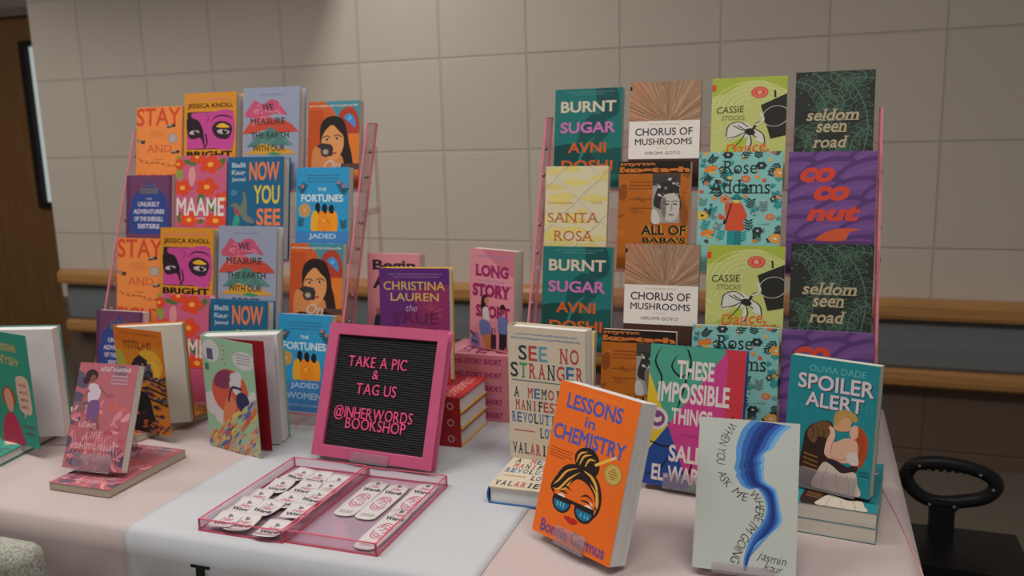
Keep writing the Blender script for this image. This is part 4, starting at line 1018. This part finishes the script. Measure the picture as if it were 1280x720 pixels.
def rack(xl, xr, label):
    oy = 1.50; xc = (xl+xr)/2
    r = tag(empty('book_rack', (xc, oy, TZ)), label, 'book rack')
    def P(y, z): return (y-oy, z-TZ)
    def front(z): return 1.690+(z-1.243)*.375
    e = .0018
    for sx, x in ((-1, xl), (1, xr)):
        x0, x1 = (x-xc-.004, x-xc) if sx < 0 else (x-xc, x-xc+.004)
        zt = 1.39; zb = TZ; D = .046
        f0, f1 = front(zb), front(zt)
        m = MB()
        m.prism([P(f0, zb), P(f1, zt), P(f1+D, zt), P(f0+D, zb)], 'x', x0, x1, ACR)
        for a, b_ in ((P(f0, zb), P(f1, zt)), (P(f0+D, zb), P(f1+D, zt)), ):
            m.prism([(a[0]-e, a[1]), (b_[0]-e, b_[1]), (b_[0]+e*.2, b_[1]), (a[0]+e*.2, a[1])], 'x', x0-.0004, x1+.0004, ACR_EDGE)
        m.prism([(f1-oy, zt-TZ), (f1-oy, zt-TZ+.002), (f1+D-oy, zt-TZ+.002), (f1+D-oy, zt-TZ)], 'x', x0, x1, ACR_EDGE)
        p = recalc(m.build('side_panel', r))
        for k in range(4):
            for dz in (.085, .03):
                y, z = front(shelf_z(k)+dz)+.024, shelf_z(k)+dz
                m = MB(); xs = x1 if sx > 0 else x0
                m.tube([(xs-sx*.0025, y-oy, z-TZ), (xs+sx*.003, y-oy, z-TZ)], .0045, METAL, 10); m.build('screw', p)
        # rear leg
        m = MB()
        m.prism([P(1.772, 1.34), P(1.784, 1.34), P(1.784, TZ), P(1.772, TZ)], 'x', x0, x1, ACR)
        m.box(x0, x1, 1.70-oy, 1.784-oy, 1.185-TZ, 1.20-TZ, ACR); m.box(x0, x1, 1.54-oy, 1.784-oy, .76-TZ, .775-TZ, ACR)
        recalc(m.build('rear_leg', r))
    xa, xb = xl-xc+.0005, xr-xc-.0005
    ct, st = math.cos(TILT), math.sin(TILT)
    for k in range(4):
        b0 = Vector((shelf_y(k), shelf_z(k)))      # book bottom line; axes: n into the rack, t up the slope
        n = Vector((ct, -st)); t = Vector((st, ct))
        def Q(a, b_): q = b0+n*a+t*b_; return P(q.x, q.y)
        m = MB()
        m.prism([Q(-.016, -.0035), Q(.0235, -.0035), Q(.0235, -.0006), Q(-.016, -.0006)], 'x', xa, xb, ACR)
        m.prism([Q(-.0163, -.0038), Q(-.0143, -.0038), Q(-.0143, -.0006), Q(-.0163, -.0006)], 'x', xa, xb, ACR_EDGE)
        sh = recalc(m.build('shelf', r))
        m = MB(); m.prism([Q(.0208, -.0006), Q(.0235, -.0006), Q(.0235, .125), Q(.0208, .125)], 'x', xa, xb, ACR); recalc(m.build('back_plate', sh))
        m = MB(); m.prism([Q(-.0163, -.0004), Q(-.0145, -.0004), Q(-.0145, .004), Q(-.0163, .004)], 'x', xa, xb, CLEAR)
        recalc(m.build('lip', sh))
    return r
rack(-.527, .117, 'pink acrylic four-shelf book rack on the right end of the table')
rack(-1.606, -.953, 'pink acrylic four-shelf book rack on the left, nearer the brown door')
L = {'stay': 'orange paperback with small birds and red capitals', 'knoll': 'mustard hardcover with a staring purple face', 'measure': 'grey blue hardcover with torn paper mountains',
     'on': 'rust red paperback of a woman with camera', 'sisters': 'purple paperback with a dark blue domed panel', 'maame': 'pink hardcover covered in red flowers', 'now': 'dark blue hardcover with orange and yellow title letters',
     'fortunes': 'sky blue paperback with three women in orange', 'burnt': 'dark teal paperback with cream and mauve title', 'chorus': 'brown streaked paperback with a white title band',
     'dance': 'lime green paperback with lace and a black gramophone', 'seldom': 'black paperback with dark green leaf tracery', 'santa': 'pale yellow paperback with a wire fence pattern', 'baba': 'brown paperback with grey photo of a headscarfed woman',
     'rose': 'turquoise floral paperback with a figure in a red coat', 'coconut': 'purple scalloped paperback with fat red letters'}
def rows(spec): return [[(k, x, L[k]) for k, x in row] for row in spec]
place_rack_books(rows([
  [('stay', -1.527), ('knoll', -1.366), ('measure', -1.196), ('on', -1.035)],
  [('sisters', -1.517), ('maame', -1.362), ('now', -1.207), ('fortunes', -1.036)],
  [('stay', -1.509), ('knoll', -1.365), ('measure', -1.199), ('on', -1.026)],
  [('sisters', -1.530), ('maame', -1.346), ('now', -1.190), ('fortunes', -1.026)]]), 'left')
place_rack_books(rows([
  [('burnt', -.438), ('chorus', -.281), ('dance', -.119), ('seldom', .036)],
  [('santa', -.448), ('baba', -.290), ('rose', -.128), ('coconut', .0355)],
  [('burnt', -.432), ('chorus', -.265), ('dance', -.110), ('seldom', .040)],
  [('santa', -.448), ('baba', -.297), ('rose', -.121), ('coconut', .036)]]), 'right')

# ------------------------------------------------------------------ display easels
def easel(loc, yaw, tilt, T, wd, lip, support, label, mat=None, back=.12, run=.03):
    mat = mat or CLEAR
    r = tag(empty('display_easel', loc, (-tilt, 0, yaw)), label, 'display easel', 'clear display easels')
    Mx = Matrix.Translation(Vector(loc)) @ Euler((-tilt, 0, yaw)).to_matrix().to_4x4(); inv = Mx.inverted()
    m = MB(); m.bbox(-wd/2, wd/2, -.0045, -.0012, -.003, lip, .0010, FROST); m.build('lip', r)
    m = MB(); m.box(-wd/2, wd/2, -.0045, T+.004, -.0032, -.0003, mat); m.build('ledge', r)
    m = MB(); m.box(-wd/2, wd/2, T+.0012, T+.004, -.0003, back, mat); m.build('back_plate', r)
    A = Vector((0, T+.004, back)); Aw = Mx @ A; F = Vector((Aw.x-math.sin(yaw)*run, Aw.y+math.cos(yaw)*run, support)); B = inv @ F
    m = MB(); s = wd*.4; d = (B-A); nrm = Vector((0, d.z, -d.y)).normalized()*.0028
    v = [A+Vector((-s, 0, 0)), A+Vector((s, 0, 0)), B+Vector((s, 0, 0)), B+Vector((-s, 0, 0))]
    v += [q-nrm for q in v]
    m.add(v, [(0, 1, 2, 3), (7, 6, 5, 4), (0, 4, 5, 1), (1, 5, 6, 2), (2, 6, 7, 3), (3, 7, 4, 0)], mat); m.build('strut', r)
    return r

# ------------------------------------------------------------------ books in front of the racks
def on_easel(z, T, tilt): return z+math.sin(tilt)*(T+.006)+.0034
# orange best-seller
zl = on_easel(TZ, .036, .294)
book('lessons', .164, .238, .036, art_lessons2, 'paper', PAGEW, '#d85a1e', (-.322, 1.134, zl), -.533, .294, 'bright orange paperback with a woman in blue sunglasses, leaning on a clear easel', backc='#a8a29c')
easel((-.322, 1.134, zl), -.533, .294, .036, .062, .025, TZ, 'clear easel under the bright orange book with the sunglasses')
# white book with the blue profile
zw = on_easel(TZ, .014, .43)
book('whenask', .140, .213, .014, art_whenask, 'paper', PAGEW, '#8f938c', (-.071, 1.137, zw), .02, .43, 'pale grey paperback with layered blue face profiles and curving handwriting, at the table front', None, None, '#2a4468')
easel((-.071, 1.137, zw), .02, .43, .014, .085, .011, TZ, 'clear easel under the pale grey book with the blue profile', None, .10)
zi = on_easel(TZ, .026, .24)
book('imposs', .166, .246, .026, art_imposs, 'hard', PAGEW, '#203a70', (-.182, 1.398, zi), -.115, .24, 'hardcover of green, magenta, yellow and blue shapes with white capitals, before the right rack')
easel((-.182, 1.398, zi), -.115, .24, .026, .09, .024, TZ, 'clear easel under the multicoloured book with white capitals')
# teal romance standing on two copies
ST = .0245
for i in range(2):
    book('spoiler', .137, .207, ST, art_spoiler, 'paper', PAGE, '#1e6a70', (.042, 1.308, TZ+(i+1)*ST), -.12, PI/2,
         ('lower of two' if i == 0 else 'upper of two')+' flat teal paperbacks under the upright teal book with the couple', 'flat teal paperbacks')
zs = on_easel(TZ+2*ST, ST, .12)
book('spoiler', .137, .207, ST, art_spoiler, 'paper', PAGE, '#1e6a70', (.036, 1.355, zs), -.33, .12, 'teal paperback with an embracing couple, standing upright on two flat copies')
easel((.036, 1.355, zs), -.33, .12, ST, .095, .030, TZ+2*ST, 'clear easel holding the upright teal book with the couple', None, .1, .02)
# cream hardcover and its flat copy
TS = .031
book('stranger', .150, .238, TS, art_stranger, 'hard', PAGEW, '#a2947f', (-.429, 1.277, TZ+TS), .0, PI/2, 'cream hardcover lying flat under the upright cream book', None, None, '#2d5680')
book('stranger2', .150, .250, .034, art_stranger, 'hard', PAGEW, '#a2947f', (-.436, 1.404, TZ+TS), -.115, .012, 'cream hardcover with coloured serif capitals standing upright on its flat copy', None, None, '#a2947f')
# pink novels: stack and standing copy
def spine_text(a, t, v0, v1, k, col, bold=.02, serif=False):
    Lh = (v1-v0)*a.H; h = k*a.W; c = (v0+v1)/2
    a.text(t, .5-Lh/2/a.W, c-h/2/a.H, .5+Lh/2/a.W, c+h/2/a.H, col, bold, 0, serif, 90)
def spine_long(T, H):
    a = Art(T, H); a.rect(0, 0, 1, 1, '#a06068'); spine_text(a, 'LONG STORY SHORT', .06, .66, .42, '#7c1f50', .04, True); spine_text(a, 'KAYLOR', .72, .88, .24, '#7c5a78')
    return a
LT = .030; order = ['lowest', 'second from the bottom', 'middle one', 'second from the top', 'topmost']
for i in range(5):
    book('longflat', .130, .212, LT, art_long, 'paper', PAGE, '#a06068', (-.545, 1.668+.065, TZ+(i+1)*LT), PI/2, PI/2, order[i]+' of five flat stacked pink paperbacks between the two racks', 'stacked pink paperbacks', spine_long)
book('long', .128, .222, .030, art_long, 'paper', PAGE, '#a4606c', (-.655, 1.705, TZ+5*LT+.002), -.37, .066, 'pink paperback with two young people and purple capitals, standing on the pink stack')
# red hardcovers: stack and standing copy
def spine_true(T, H):
    a = Art(T, H); a.rect(0, 0, 1, 1, '#821f22'); spine_text(a, 'THE TRUE LOVE EXPERIMENT', .12, .80, .3, '#a89088', .01); a.ell(.5, .91, .22, .22, '#a08078', 0, 14); a.ell(.5, .91, .15, .15, '#821f22', 0, 14)
    return a
RT = .0345; order3 = ['bottom', 'middle', 'top']
for i in range(3):
    book('true', .152, .240, RT, art_true, 'hard', PAGEW, '#821f22', (-.648, 1.506+.077, TZ+(i+1)*RT), PI/2, PI/2, order3[i]+' book of the three red hardcovers stacked behind the letter board', 'stacked red hardcovers', spine_true, '#a8842a')
book('true2', .154, .243, .034, art_true, 'hard', PAGEW, '#821f22', (-.779, 1.578, TZ+3*RT+.003), .12, .084, 'purple hardcover with yellow capitals standing on the red stack behind the letter board', None, None, '#a8842a')
BT = .026
for i in range(6):
    book('begin', .131, .205, BT, art_begin, 'paper', PAGE, '#a4606c', (-.880, 1.672, TZ+(i+1)*BT), 0, PI/2, 'pink paperback lying in the stack hidden behind the red hardcovers', 'hidden pink paperbacks')
book('begin', .131, .205, BT, art_begin, 'paper', PAGE, '#a4606c', (-.882, 1.684, TZ+6*BT+.002), 0, .10, 'pink paperback with large black letters, half hidden behind the purple hardcover')

# pink romance on a clear easel above its flat copy
book('waltz', .137, .203, .015, art_waltz, 'paper', PAGET, '#7c4650', (-1.2365, 1.111, TZ+.015), .0, PI/2, 'dusty pink paperback lying flat under the leaning copy, at the left table front')
zp = on_easel(TZ+.015, .018, .395)
book('waltz2', .133, .199, .018, art_waltz, 'paper', PAGE, '#7c4650', (-1.247, 1.153, zp), .056, .395, 'dusty pink paperback with a dancing woman leaning on a clear easel')
easel((-1.247, 1.153, zp), .056, .395, .018, .085, .030, TZ+.015, 'clear easel holding the leaning dusty pink paperback')

# ------------------------------------------------------------------ books standing open
def open_book(name, W, H, T, artf, loc, yaw_front, yaw_back, label, coverc, inner, page, backc=None, fan=0.0, slot=.0):
    phi = yaw_front-yaw_back; r = tag(empty(name, loc, (0, 0, yaw_back)), label, 'book')
    t = .0022; cm = ink(coverc); bc = ink(backc or coverc)
    m = MB(); m.bbox(0, W, T, T+t, 0, H, .0007, bc)
    m.bbox(-t, 0, -.0005, T+t, 0, H, .0007, cm)
    R_ = Matrix.Rotation(phi, 4, 'Z')
    s0 = len(m.v); m.bbox(0, W, -t, 0, 0, H, .0007, cm); m.box(.004, W-.004, 0.0001, .0006, .004, H-.004, ink(inner)); m.xform(R_, s0)
    artf(W, H).put(m, R_ @ Matrix.Translation((W/2, -t, 0)))
    m.build('cover', r)
    m = MB()
    if fan:
        for a0, a1, k in ((0, .45, 0), (.46, .72, 0), (.73, 1.0, 0)):
            s0 = len(m.v); m.box(.001, W-.004, T*a0, T*a1, .003, H-.003, page); m.xform(Matrix.Rotation(k, 4, 'Z'), s0)
    else: m.box(.001, W-.004, .0002, T, .003, H-.003, page)
    pb = m.build('page_block', r)
    if fan:
        for k, c, wd in ((phi*.62, '#7c1820', W-.005), (-fan*1.2, '#a09a9c', W-.006), (-fan*.5, '#a8a2a2', W-.007)):
            m = MB(); pts = [(0, 0), (wd*.5, -.002), (wd, 0)]
            m.add([(x, y+dy, z) for z in (.003, H-.003) for dy in (0, .0004) for x, y in pts], [(0, 1, 7, 6), (1, 2, 8, 7), (3, 4, 10, 9), (4, 5, 11, 10), (2, 5, 11, 8), (0, 1, 4, 3), (1, 2, 5, 4), (6, 7, 10, 9), (7, 8, 11, 10)], ink(c, .6))
            m.xform(Matrix.Rotation(k, 4, 'Z')); o = m.build('flyleaf' if c == '#7c1820' else 'loose_leaf', r)
            if c == '#7c1820': tag(o, 'dark red endpaper')
    return r
# orange comic: flat copy below, open copy on top
book('comicflat', .150, .225, .016, art_comic, 'paper', PAGET, '#a4561c', (-1.330-.072, 1.353+.021, TZ+.016), -.29, PI/2, 'orange illustrated paperback lying flat under the open standing copy')
open_book('paperback_book', .142, .225, .020, art_comic, (-1.387, 1.386, TZ+.0165), -.133, .45, 'orange and yellow illustrated book standing half open behind the pink leaning paperback', '#a4561c', '#a08a70', PAGE)
open_book('hardcover_book', .158, .234, .030, art_floral, (-1.163, 1.3855, TZ+.0008), -.258, .335, 'pastel floral book standing open with red endpaper, left of the letter board', '#7a9a80', '#6a1016', PAGEW, '#6a8a74', .10)
book('tealflat', .145, .225, .020, art_teal, 'hard', PAGEW, '#3f6a60', (-1.50-.0715, 1.171+.012-.024, TZ+.020), .165, PI/2, 'teal green hardcover lying flat under the open teal book, far left of the table')
open_book('hardcover_book', .142, .236, .026, art_teal, (-1.589, 1.252, TZ+.0205), -.19, .30, 'teal green book with a pale speech bubble standing open at the far left', '#2e7a68', '#8a7c88', PAGEW, '#4c6c66')
m = MB()
m.prism([(0, 0), (.115, .004), (.12, .145), (.004, .15)], 'z', 0, .0006, ink('#b0a8a4'))
for i in range(7): m.box(.02, .095, .02+i*.016, .024+i*.016, .0006, .0008, ink('#985a70'))
lf = m.build('leaflet'); lf.location = (-1.655, 1.41, TZ+.0004); lf.rotation_euler = (0, 0, .1); tag(lf, 'small white leaflet with pink lines lying between the teal and orange books', 'leaflet')

# ------------------------------------------------------------------ letter board
BW, BH, BD = .266, .263, .020
HOT = mat_noise('hot_pink_frame', (.53, .085, .19), (.56, .10, .21), .45, 30)
FELT = mat_noise('black_ribbed_felt', (.016, .016, .018), (.028, .028, .03), .95, 900)
LETP = ink('#c0476f', .4)
zb = on_easel(TZ, BD, .378); bl = (-.777, 1.357, zb)
lb = tag(empty('letter_board', bl, (-.378, 0, -.057)), 'hot pink framed black letter board with pink message letters', 'letter board')
m = MB(); fw = .0225
def mitre(pts): 
    v = []
    for (x, z, xi, zi) in pts: v += [(x, 0, z), (xi, .0, zi), (xi+(0), .010, zi), (x, BD, z)]
    return v
C4 = [(-BW/2, 0, -BW/2+fw, fw), (BW/2, 0, BW/2-fw, fw), (BW/2, BH, BW/2-fw, BH-fw), (-BW/2, BH, -BW/2+fw, BH-fw)]
v = mitre(C4); f = []
for i in range(4):
    j = (i+1) % 4
    for k in range(3): f.append((i*4+k, j*4+k, j*4+k+1, i*4+k+1))
m.add(v, f, HOT); fr = recalc(m.build('frame', lb)); bv = fr.modifiers.new('edge', 'BEVEL'); bv.width = .0015; bv.segments = 2
m = MB(); n = 46; ih = BH-2*fw; xi = BW/2-fw+.001
prof = []
for i in range(n):
    z0 = fw+ih*i/n; prof += [(.0085, z0), (.0066, z0+ih/n*.2), (.0066, z0+ih/n*.62), (.0085, z0+ih/n*.8)]
prof = prof+[(.0085, fw+ih), (.018, fw+ih), (.018, fw)]
m.prism(prof, 'x', -xi, xi, FELT); pan = recalc(m.build('letter_panel', lb)); tag(pan, 'black ribbed felt panel')
def board_line(t, u0, u1, v, h):
    tot = 0; g = []
    for ch in t:
        if ch == ' ': g.append(None); tot += .34; continue
        q = glyphs(ch, -.004); wd = max(p[0] for p in q[0])-min(p[0] for p in q[0]); g.append((q, wd)); tot += wd+.12
    sx = (u1-u0)*BW/tot; x = -BW/2+u0*BW; zz = BH*(1-v)-h/2; sz = h/.73
    for it in g:
        if it is None: x += .34*sx; continue
        (vv, ff), wd = it; ax = min(p[0] for p in vv); n_ = len(vv)
        V = [(x+(p[0]-ax)*sx, .0046, zz+p[1]*sz) for p in vv]+[(x+(p[0]-ax)*sx, .0066, zz+p[1]*sz) for p in vv]
        F = [tuple(q) for q in ff]+[tuple(k+n_ for k in q[::-1]) for q in ff]; cnt = {}
        for q in ff:
            for i in range(len(q)): e = (q[i], q[(i+1) % len(q)]); cnt[tuple(sorted(e))] = cnt.get(tuple(sorted(e)), 0)+1
        for (a, b_), c in cnt.items():
            if c == 1: F.append((a, b_, b_+n_, a+n_))
        mb = MB(); mb.add(V, F, LETP); mb.build('letter', lb); x += (wd+.12)*sx
board_line('TAKE A PIC', .195, .70, .275, .0225); board_line('&', .415, .475, .365, .0185); board_line('TAG US', .295, .64, .475, .0225)
board_line('@INHERWORDS', .135, .80, .655, .0225); board_line('BOOKSHOP', .245, .755, .735, .0225)
easel(bl, -.057, .378, BD, .082, .016, TZ, 'clear easel holding the hot pink letter board', None, .14, .05)

# ------------------------------------------------------------------ pink acrylic trays and their paper contents
def tray(x0, x1, y0, y1, label):
    h = .0205; t = .003; xc, yc = (x0+x1)/2, (y0+y1)/2; w2, d2 = (x1-x0)/2, (y1-y0)/2
    r = tag(empty('acrylic_tray', (xc, yc, TZ)), label, 'tray')
    m = MB(); m.box(-w2, w2, -d2, d2, .0005, .003, ACR_TRAY); e = .0008
    for a in (-w2, w2): m.box(a-e, a+e, -d2-e, d2+e, .0002, .0035, TRAY_EDGE)
    for a in (-d2, d2): m.box(-w2, w2, a-e, a+e, .0002, .0035, TRAY_EDGE)
    m.build('tray_floor', r)
    for nm, b in (('x', -1), ('x', 1), ('y', -1), ('y', 1)):
        m = MB()
        if nm == 'x':
            a0, a1 = (-w2, -w2+t) if b < 0 else (w2-t, w2)
            m.box(a0, a1, -d2, d2, .003, h, ACR_TRAY); m.box(a0, a1, -d2, d2, h, h+.0009, TRAY_EDGE)
            for yy in (-d2, d2-.0011): m.box(a0-.0003, a1+.0003, yy, yy+.0011, .003, h, TRAY_EDGE)
        else:
            a0, a1 = (-d2, -d2+t) if b < 0 else (d2-t, d2)
            m.box(-w2+t, w2-t, a0, a1, .003, h, ACR_TRAY); m.box(-w2+t, w2-t, a0, a1+.0, h, h+.0009, TRAY_EDGE)
        m.build('side', r)
    return r
tray(-.923, -.764, 1.050, 1.326, 'left of two clear pink trays, holding a heap of square logo stickers')
tray(-.760, -.600, 1.054, 1.322, 'right of two clear pink trays, holding white bookmarks')
PAPER = ink('#aaa5a3', .55)
def logo(m, W, H, y0, col1='#2b2a2e', col2='#9c4668'):
    a = Art(W, H); a.text('In', .40, y0, .60, y0+.14, col1, .02, 0, True); a.text('Her', .26, y0+.17, .78, y0+.36, col2, .0, .35); a.text('Words', .10, y0+.40, .92, y0+.58, col1, .03, 0, True)
    return a
def paper(name, W, H, art, curl, label, cat, grp, loc, yaw):
    """thin paper square lying face up, its corners lifted a little"""
    m = MB(); n = 8; rr = .12; pts = []
    def z(x, y): return curl*((abs(x/W*2))**3*.35+max(0, y/H*2)**2.5*.9+max(0, -y/H*2)**3*.5)
    v, f = [], []
    for i in range(n+1):
        for j in range(n+1):
            a, b = i/n*2-1, j/n*2-1
            # rounded square
            s = 1-.09*max(0, abs(a)+abs(b)-1.45)/.55
            x, y = a*W/2*s, b*H/2*s; v.append((x, y, z(x, y)))
    for i in range(n):
        for j in range(n): f.append((i*(n+1)+j, (i+1)*(n+1)+j, (i+1)*(n+1)+j+1, i*(n+1)+j+1))
    m.add(v, f, PAPER, True)
    k = len(m.v)
    for i, it in enumerate(art.items):
        mat = ink(it[2]) if isinstance(it[2], str) else it[2]
        P = [(p[0]-W/2, H/2-p[1]) for p in it[0]]
        m.add([(x, y, z(x, y)+.00035+1e-5*i) for x, y in P], it[1], mat)
    o = m.build(name); sol = o.modifiers.new('thickness', 'SOLIDIFY'); sol.thickness = .00025; sol.offset = -1
    o.location = loc; o.rotation_euler = (0, 0, yaw); tag(o, label, cat, grp); return o
stick = [(735, 178, 0), (862, 203, 0), (985, 235, 0), (603, 262, 1), (783, 280, 1), (945, 285, 1), (450, 335, 1), (650, 362, 1), (845, 350, 2), (365, 405, 2), (512, 422, 2), (735, 445, 2), (240, 505, 3), (358, 528, 3), (560, 568, 2)]
def ray(u, v):
    d = _r2*((u-640)/1066)+_u2*((360-v)/1066)+_f; return d
def plane_z(u, v, z):
    d = ray(u, v); k = (z-1.37)/d.z; return (d.x*k, d.y*k)
random.seed(31)
spots = []
for (u, v, lv) in stick: spots.append(plane_z(240+u/5.54, 560+(v+8)/5.54, TZ+.006)+(lv,))
proto = None
for i, (x, y, lv) in enumerate(spots):
    lab = 'white logo sticker in the heap in the left pink tray'
    x = min(max(x, -.899), -.788); yaw = random.uniform(-.22, .18)
    if proto is None: proto = paper('sticker', .046, .058, logo(None, .046, .058, .16), .005, lab, 'sticker', 'logo stickers in the left tray', (x, y, 0), yaw); o = proto
    else: o = proto.copy(); COL.objects.link(o)
    o.location = (x, y, TZ+.0042+.0016*lv+.0005*(i % 3)); o.rotation_euler = (random.uniform(-.03, .03), random.uniform(-.03, .03), yaw)
def bm_art(W, H):
    a = logo(None, W, H, .07); 
    it = []
    for pts, f, c in [(q[0], q[1], q[2]) for q in a.items]: it.append(([(p[0], p[1]*.45) for p in pts], f, c))
    a.items = it; P = '#9c5068'
    for q in ([(.22, .52), (.3, .42), (.5, .38), (.72, .42), (.82, .52)], [(.2, .56), (.25, .68), (.45, .74), (.7, .72), (.82, .62)], [(.35, .5), (.45, .46), (.55, .5), (.48, .56), (.38, .55)], [(.55, .52), (.68, .5), (.72, .58), (.6, .62)], [(.3, .62), (.45, .64), (.6, .68)], [(.28, .46), (.4, .42), (.6, .44), (.74, .48)], [(.3, .66), (.5, .70), (.7, .66)]): a.curve(q, .05, P, 5)
    for i in range(3): a.rect(.2, .86+i*.025, .8, .868+i*.025, '#a09a98')
    return a
labs = ['white bookmark, left one of the pair lying in the right pink tray', 'white bookmark, right one of the pair lying in the right pink tray', 'white bookmark at the back right corner of the right pink tray', 'white bookmark along the front right side of the right pink tray']
bw, bh = .042, .144
bmk = None
for (x, y, z, yaw), lab in zip([(-.722, 1.229, .0036, .015), (-.679, 1.226, .0041, -.012), (-.630, 1.243, .0036, .0), (-.629, 1.134, .0043, -.015)], labs):
    if bmk is None: bmk = paper('bookmark', bw, bh, bm_art(bw, bh), .0006, lab, 'bookmark', 'bookmarks in the right tray', (x, y, TZ+z), yaw)
    else:
        o = bmk.copy(); COL.objects.link(o); o.location = (x, y, TZ+z); o.rotation_euler = (0, 0, yaw); o['label'] = lab

# ------------------------------------------------------------------ rolling case at the right, tweed chair at the lower left
BKP = ink('#171718', .45); BKP2 = ink('#101011', .35)
rc = tag(empty('rolling_case', (.335, 1.95, 0)), 'black rolling case with a loop handle, on the floor right of the table', 'rolling case')
m = MB(); ox, oy = .335, 1.95
top = [(.245, 1.84), (.452, 1.82), (.455, 2.03), (.245, 2.03)]; bot = [(.30, 1.87), (.375, 1.86), (.39, 2.0), (.30, 2.0)]
v = [(x-ox, y-oy, .435) for x, y in top]+[(x-ox, y-oy, .07) for x, y in bot]
m.add(v, [(0, 1, 2, 3), (7, 6, 5, 4), (0, 4, 5, 1), (1, 5, 6, 2), (2, 6, 7, 3), (3, 7, 4, 0)], BKP); bd = recalc(m.build('case_body', rc)); b_ = bd.modifiers.new('round', 'BEVEL'); b_.width = .008; b_.segments = 2
m = MB(); m.prism([(x-ox, y-oy) for x, y in [(.242, 1.837), (.456, 1.817), (.459, 2.034), (.242, 2.034)]], 'z', .435, .449, BKP2); recalc(m.build('lid', rc))
hy = 2.005-oy
m = MB()
loop = [(.232, .592), (.25, .607), (.30, .613), (.355, .606), (.395, .590), (.407, .567), (.385, .541), (.345, .528), (.30, .520), (.265, .527), (.238, .548), (.226, .572)]
P = [(x-ox, hy, z) for x, z in spline(loop, 6, True)]; P.append(P[0]); P.append(P[1])
m.tube(P, .0155, BKP, 10, up=(0, 1, 0)); hd = m.build('handle', rc)
for i in range(7):
    x = .262+i*.016; m = MB(); m.tube([(x-ox, hy-.012, .602), (x-ox, hy+.012, .602)], .0062, BKP, 8); m.build('finger_ridge', hd)
for x, z in ((.25, .606), (.372, .598), (.399, .566), (.275, .518), (.325, .518)):
    m = MB(); m.tube([(x-ox, hy-.0175, z), (x-ox, hy-.0145, z)], .0035, ink('#6a6866', .3), 8); m.build('screw', hd)
m = MB(); m.prism([(.262-ox, .53), (.345-ox, .53), (.328-ox, .505), (.328-ox, .447), (.278-ox, .447), (.278-ox, .505)], 'y', hy-.014, hy+.014, BKP); recalc(m.build('handle_stem', rc))
for x in (.315, .37):
    m = MB(); m.tube([(x-ox-.012, .0, .04), (x-ox+.012, .0, .04)], .04, BKP2, 18); m.build('wheel', rc)
TWEED = mat_noise('grey_green_tweed', (.20, .20, .165), (.50, .49, .42), .95, 260, detail=5, bump=.4, dist=.002)
ch = tag(empty('upholstered_chair', (-1.30, .62, 0)), 'grey green tweed chair in front of the table, at the lower left', 'chair')
m = MB(); m.bbox(-.25, .25, .205, .265, .47, .792, .028, TWEED, 4); m.build('backrest', ch)
m = MB(); m.bbox(-.25, .25, -.26, .21, .40, .475, .025, TWEED, 3); m.build('seat', ch)
for sx in (-1, 1):
    for sy in (-1, 1):
        m = MB(); m.tube([(sx*.21, -.02+sy*.2, .41), (sx*.225, -.02+sy*.22, 0)], [.018, .012], LEGM, 10); m.build('leg', ch)
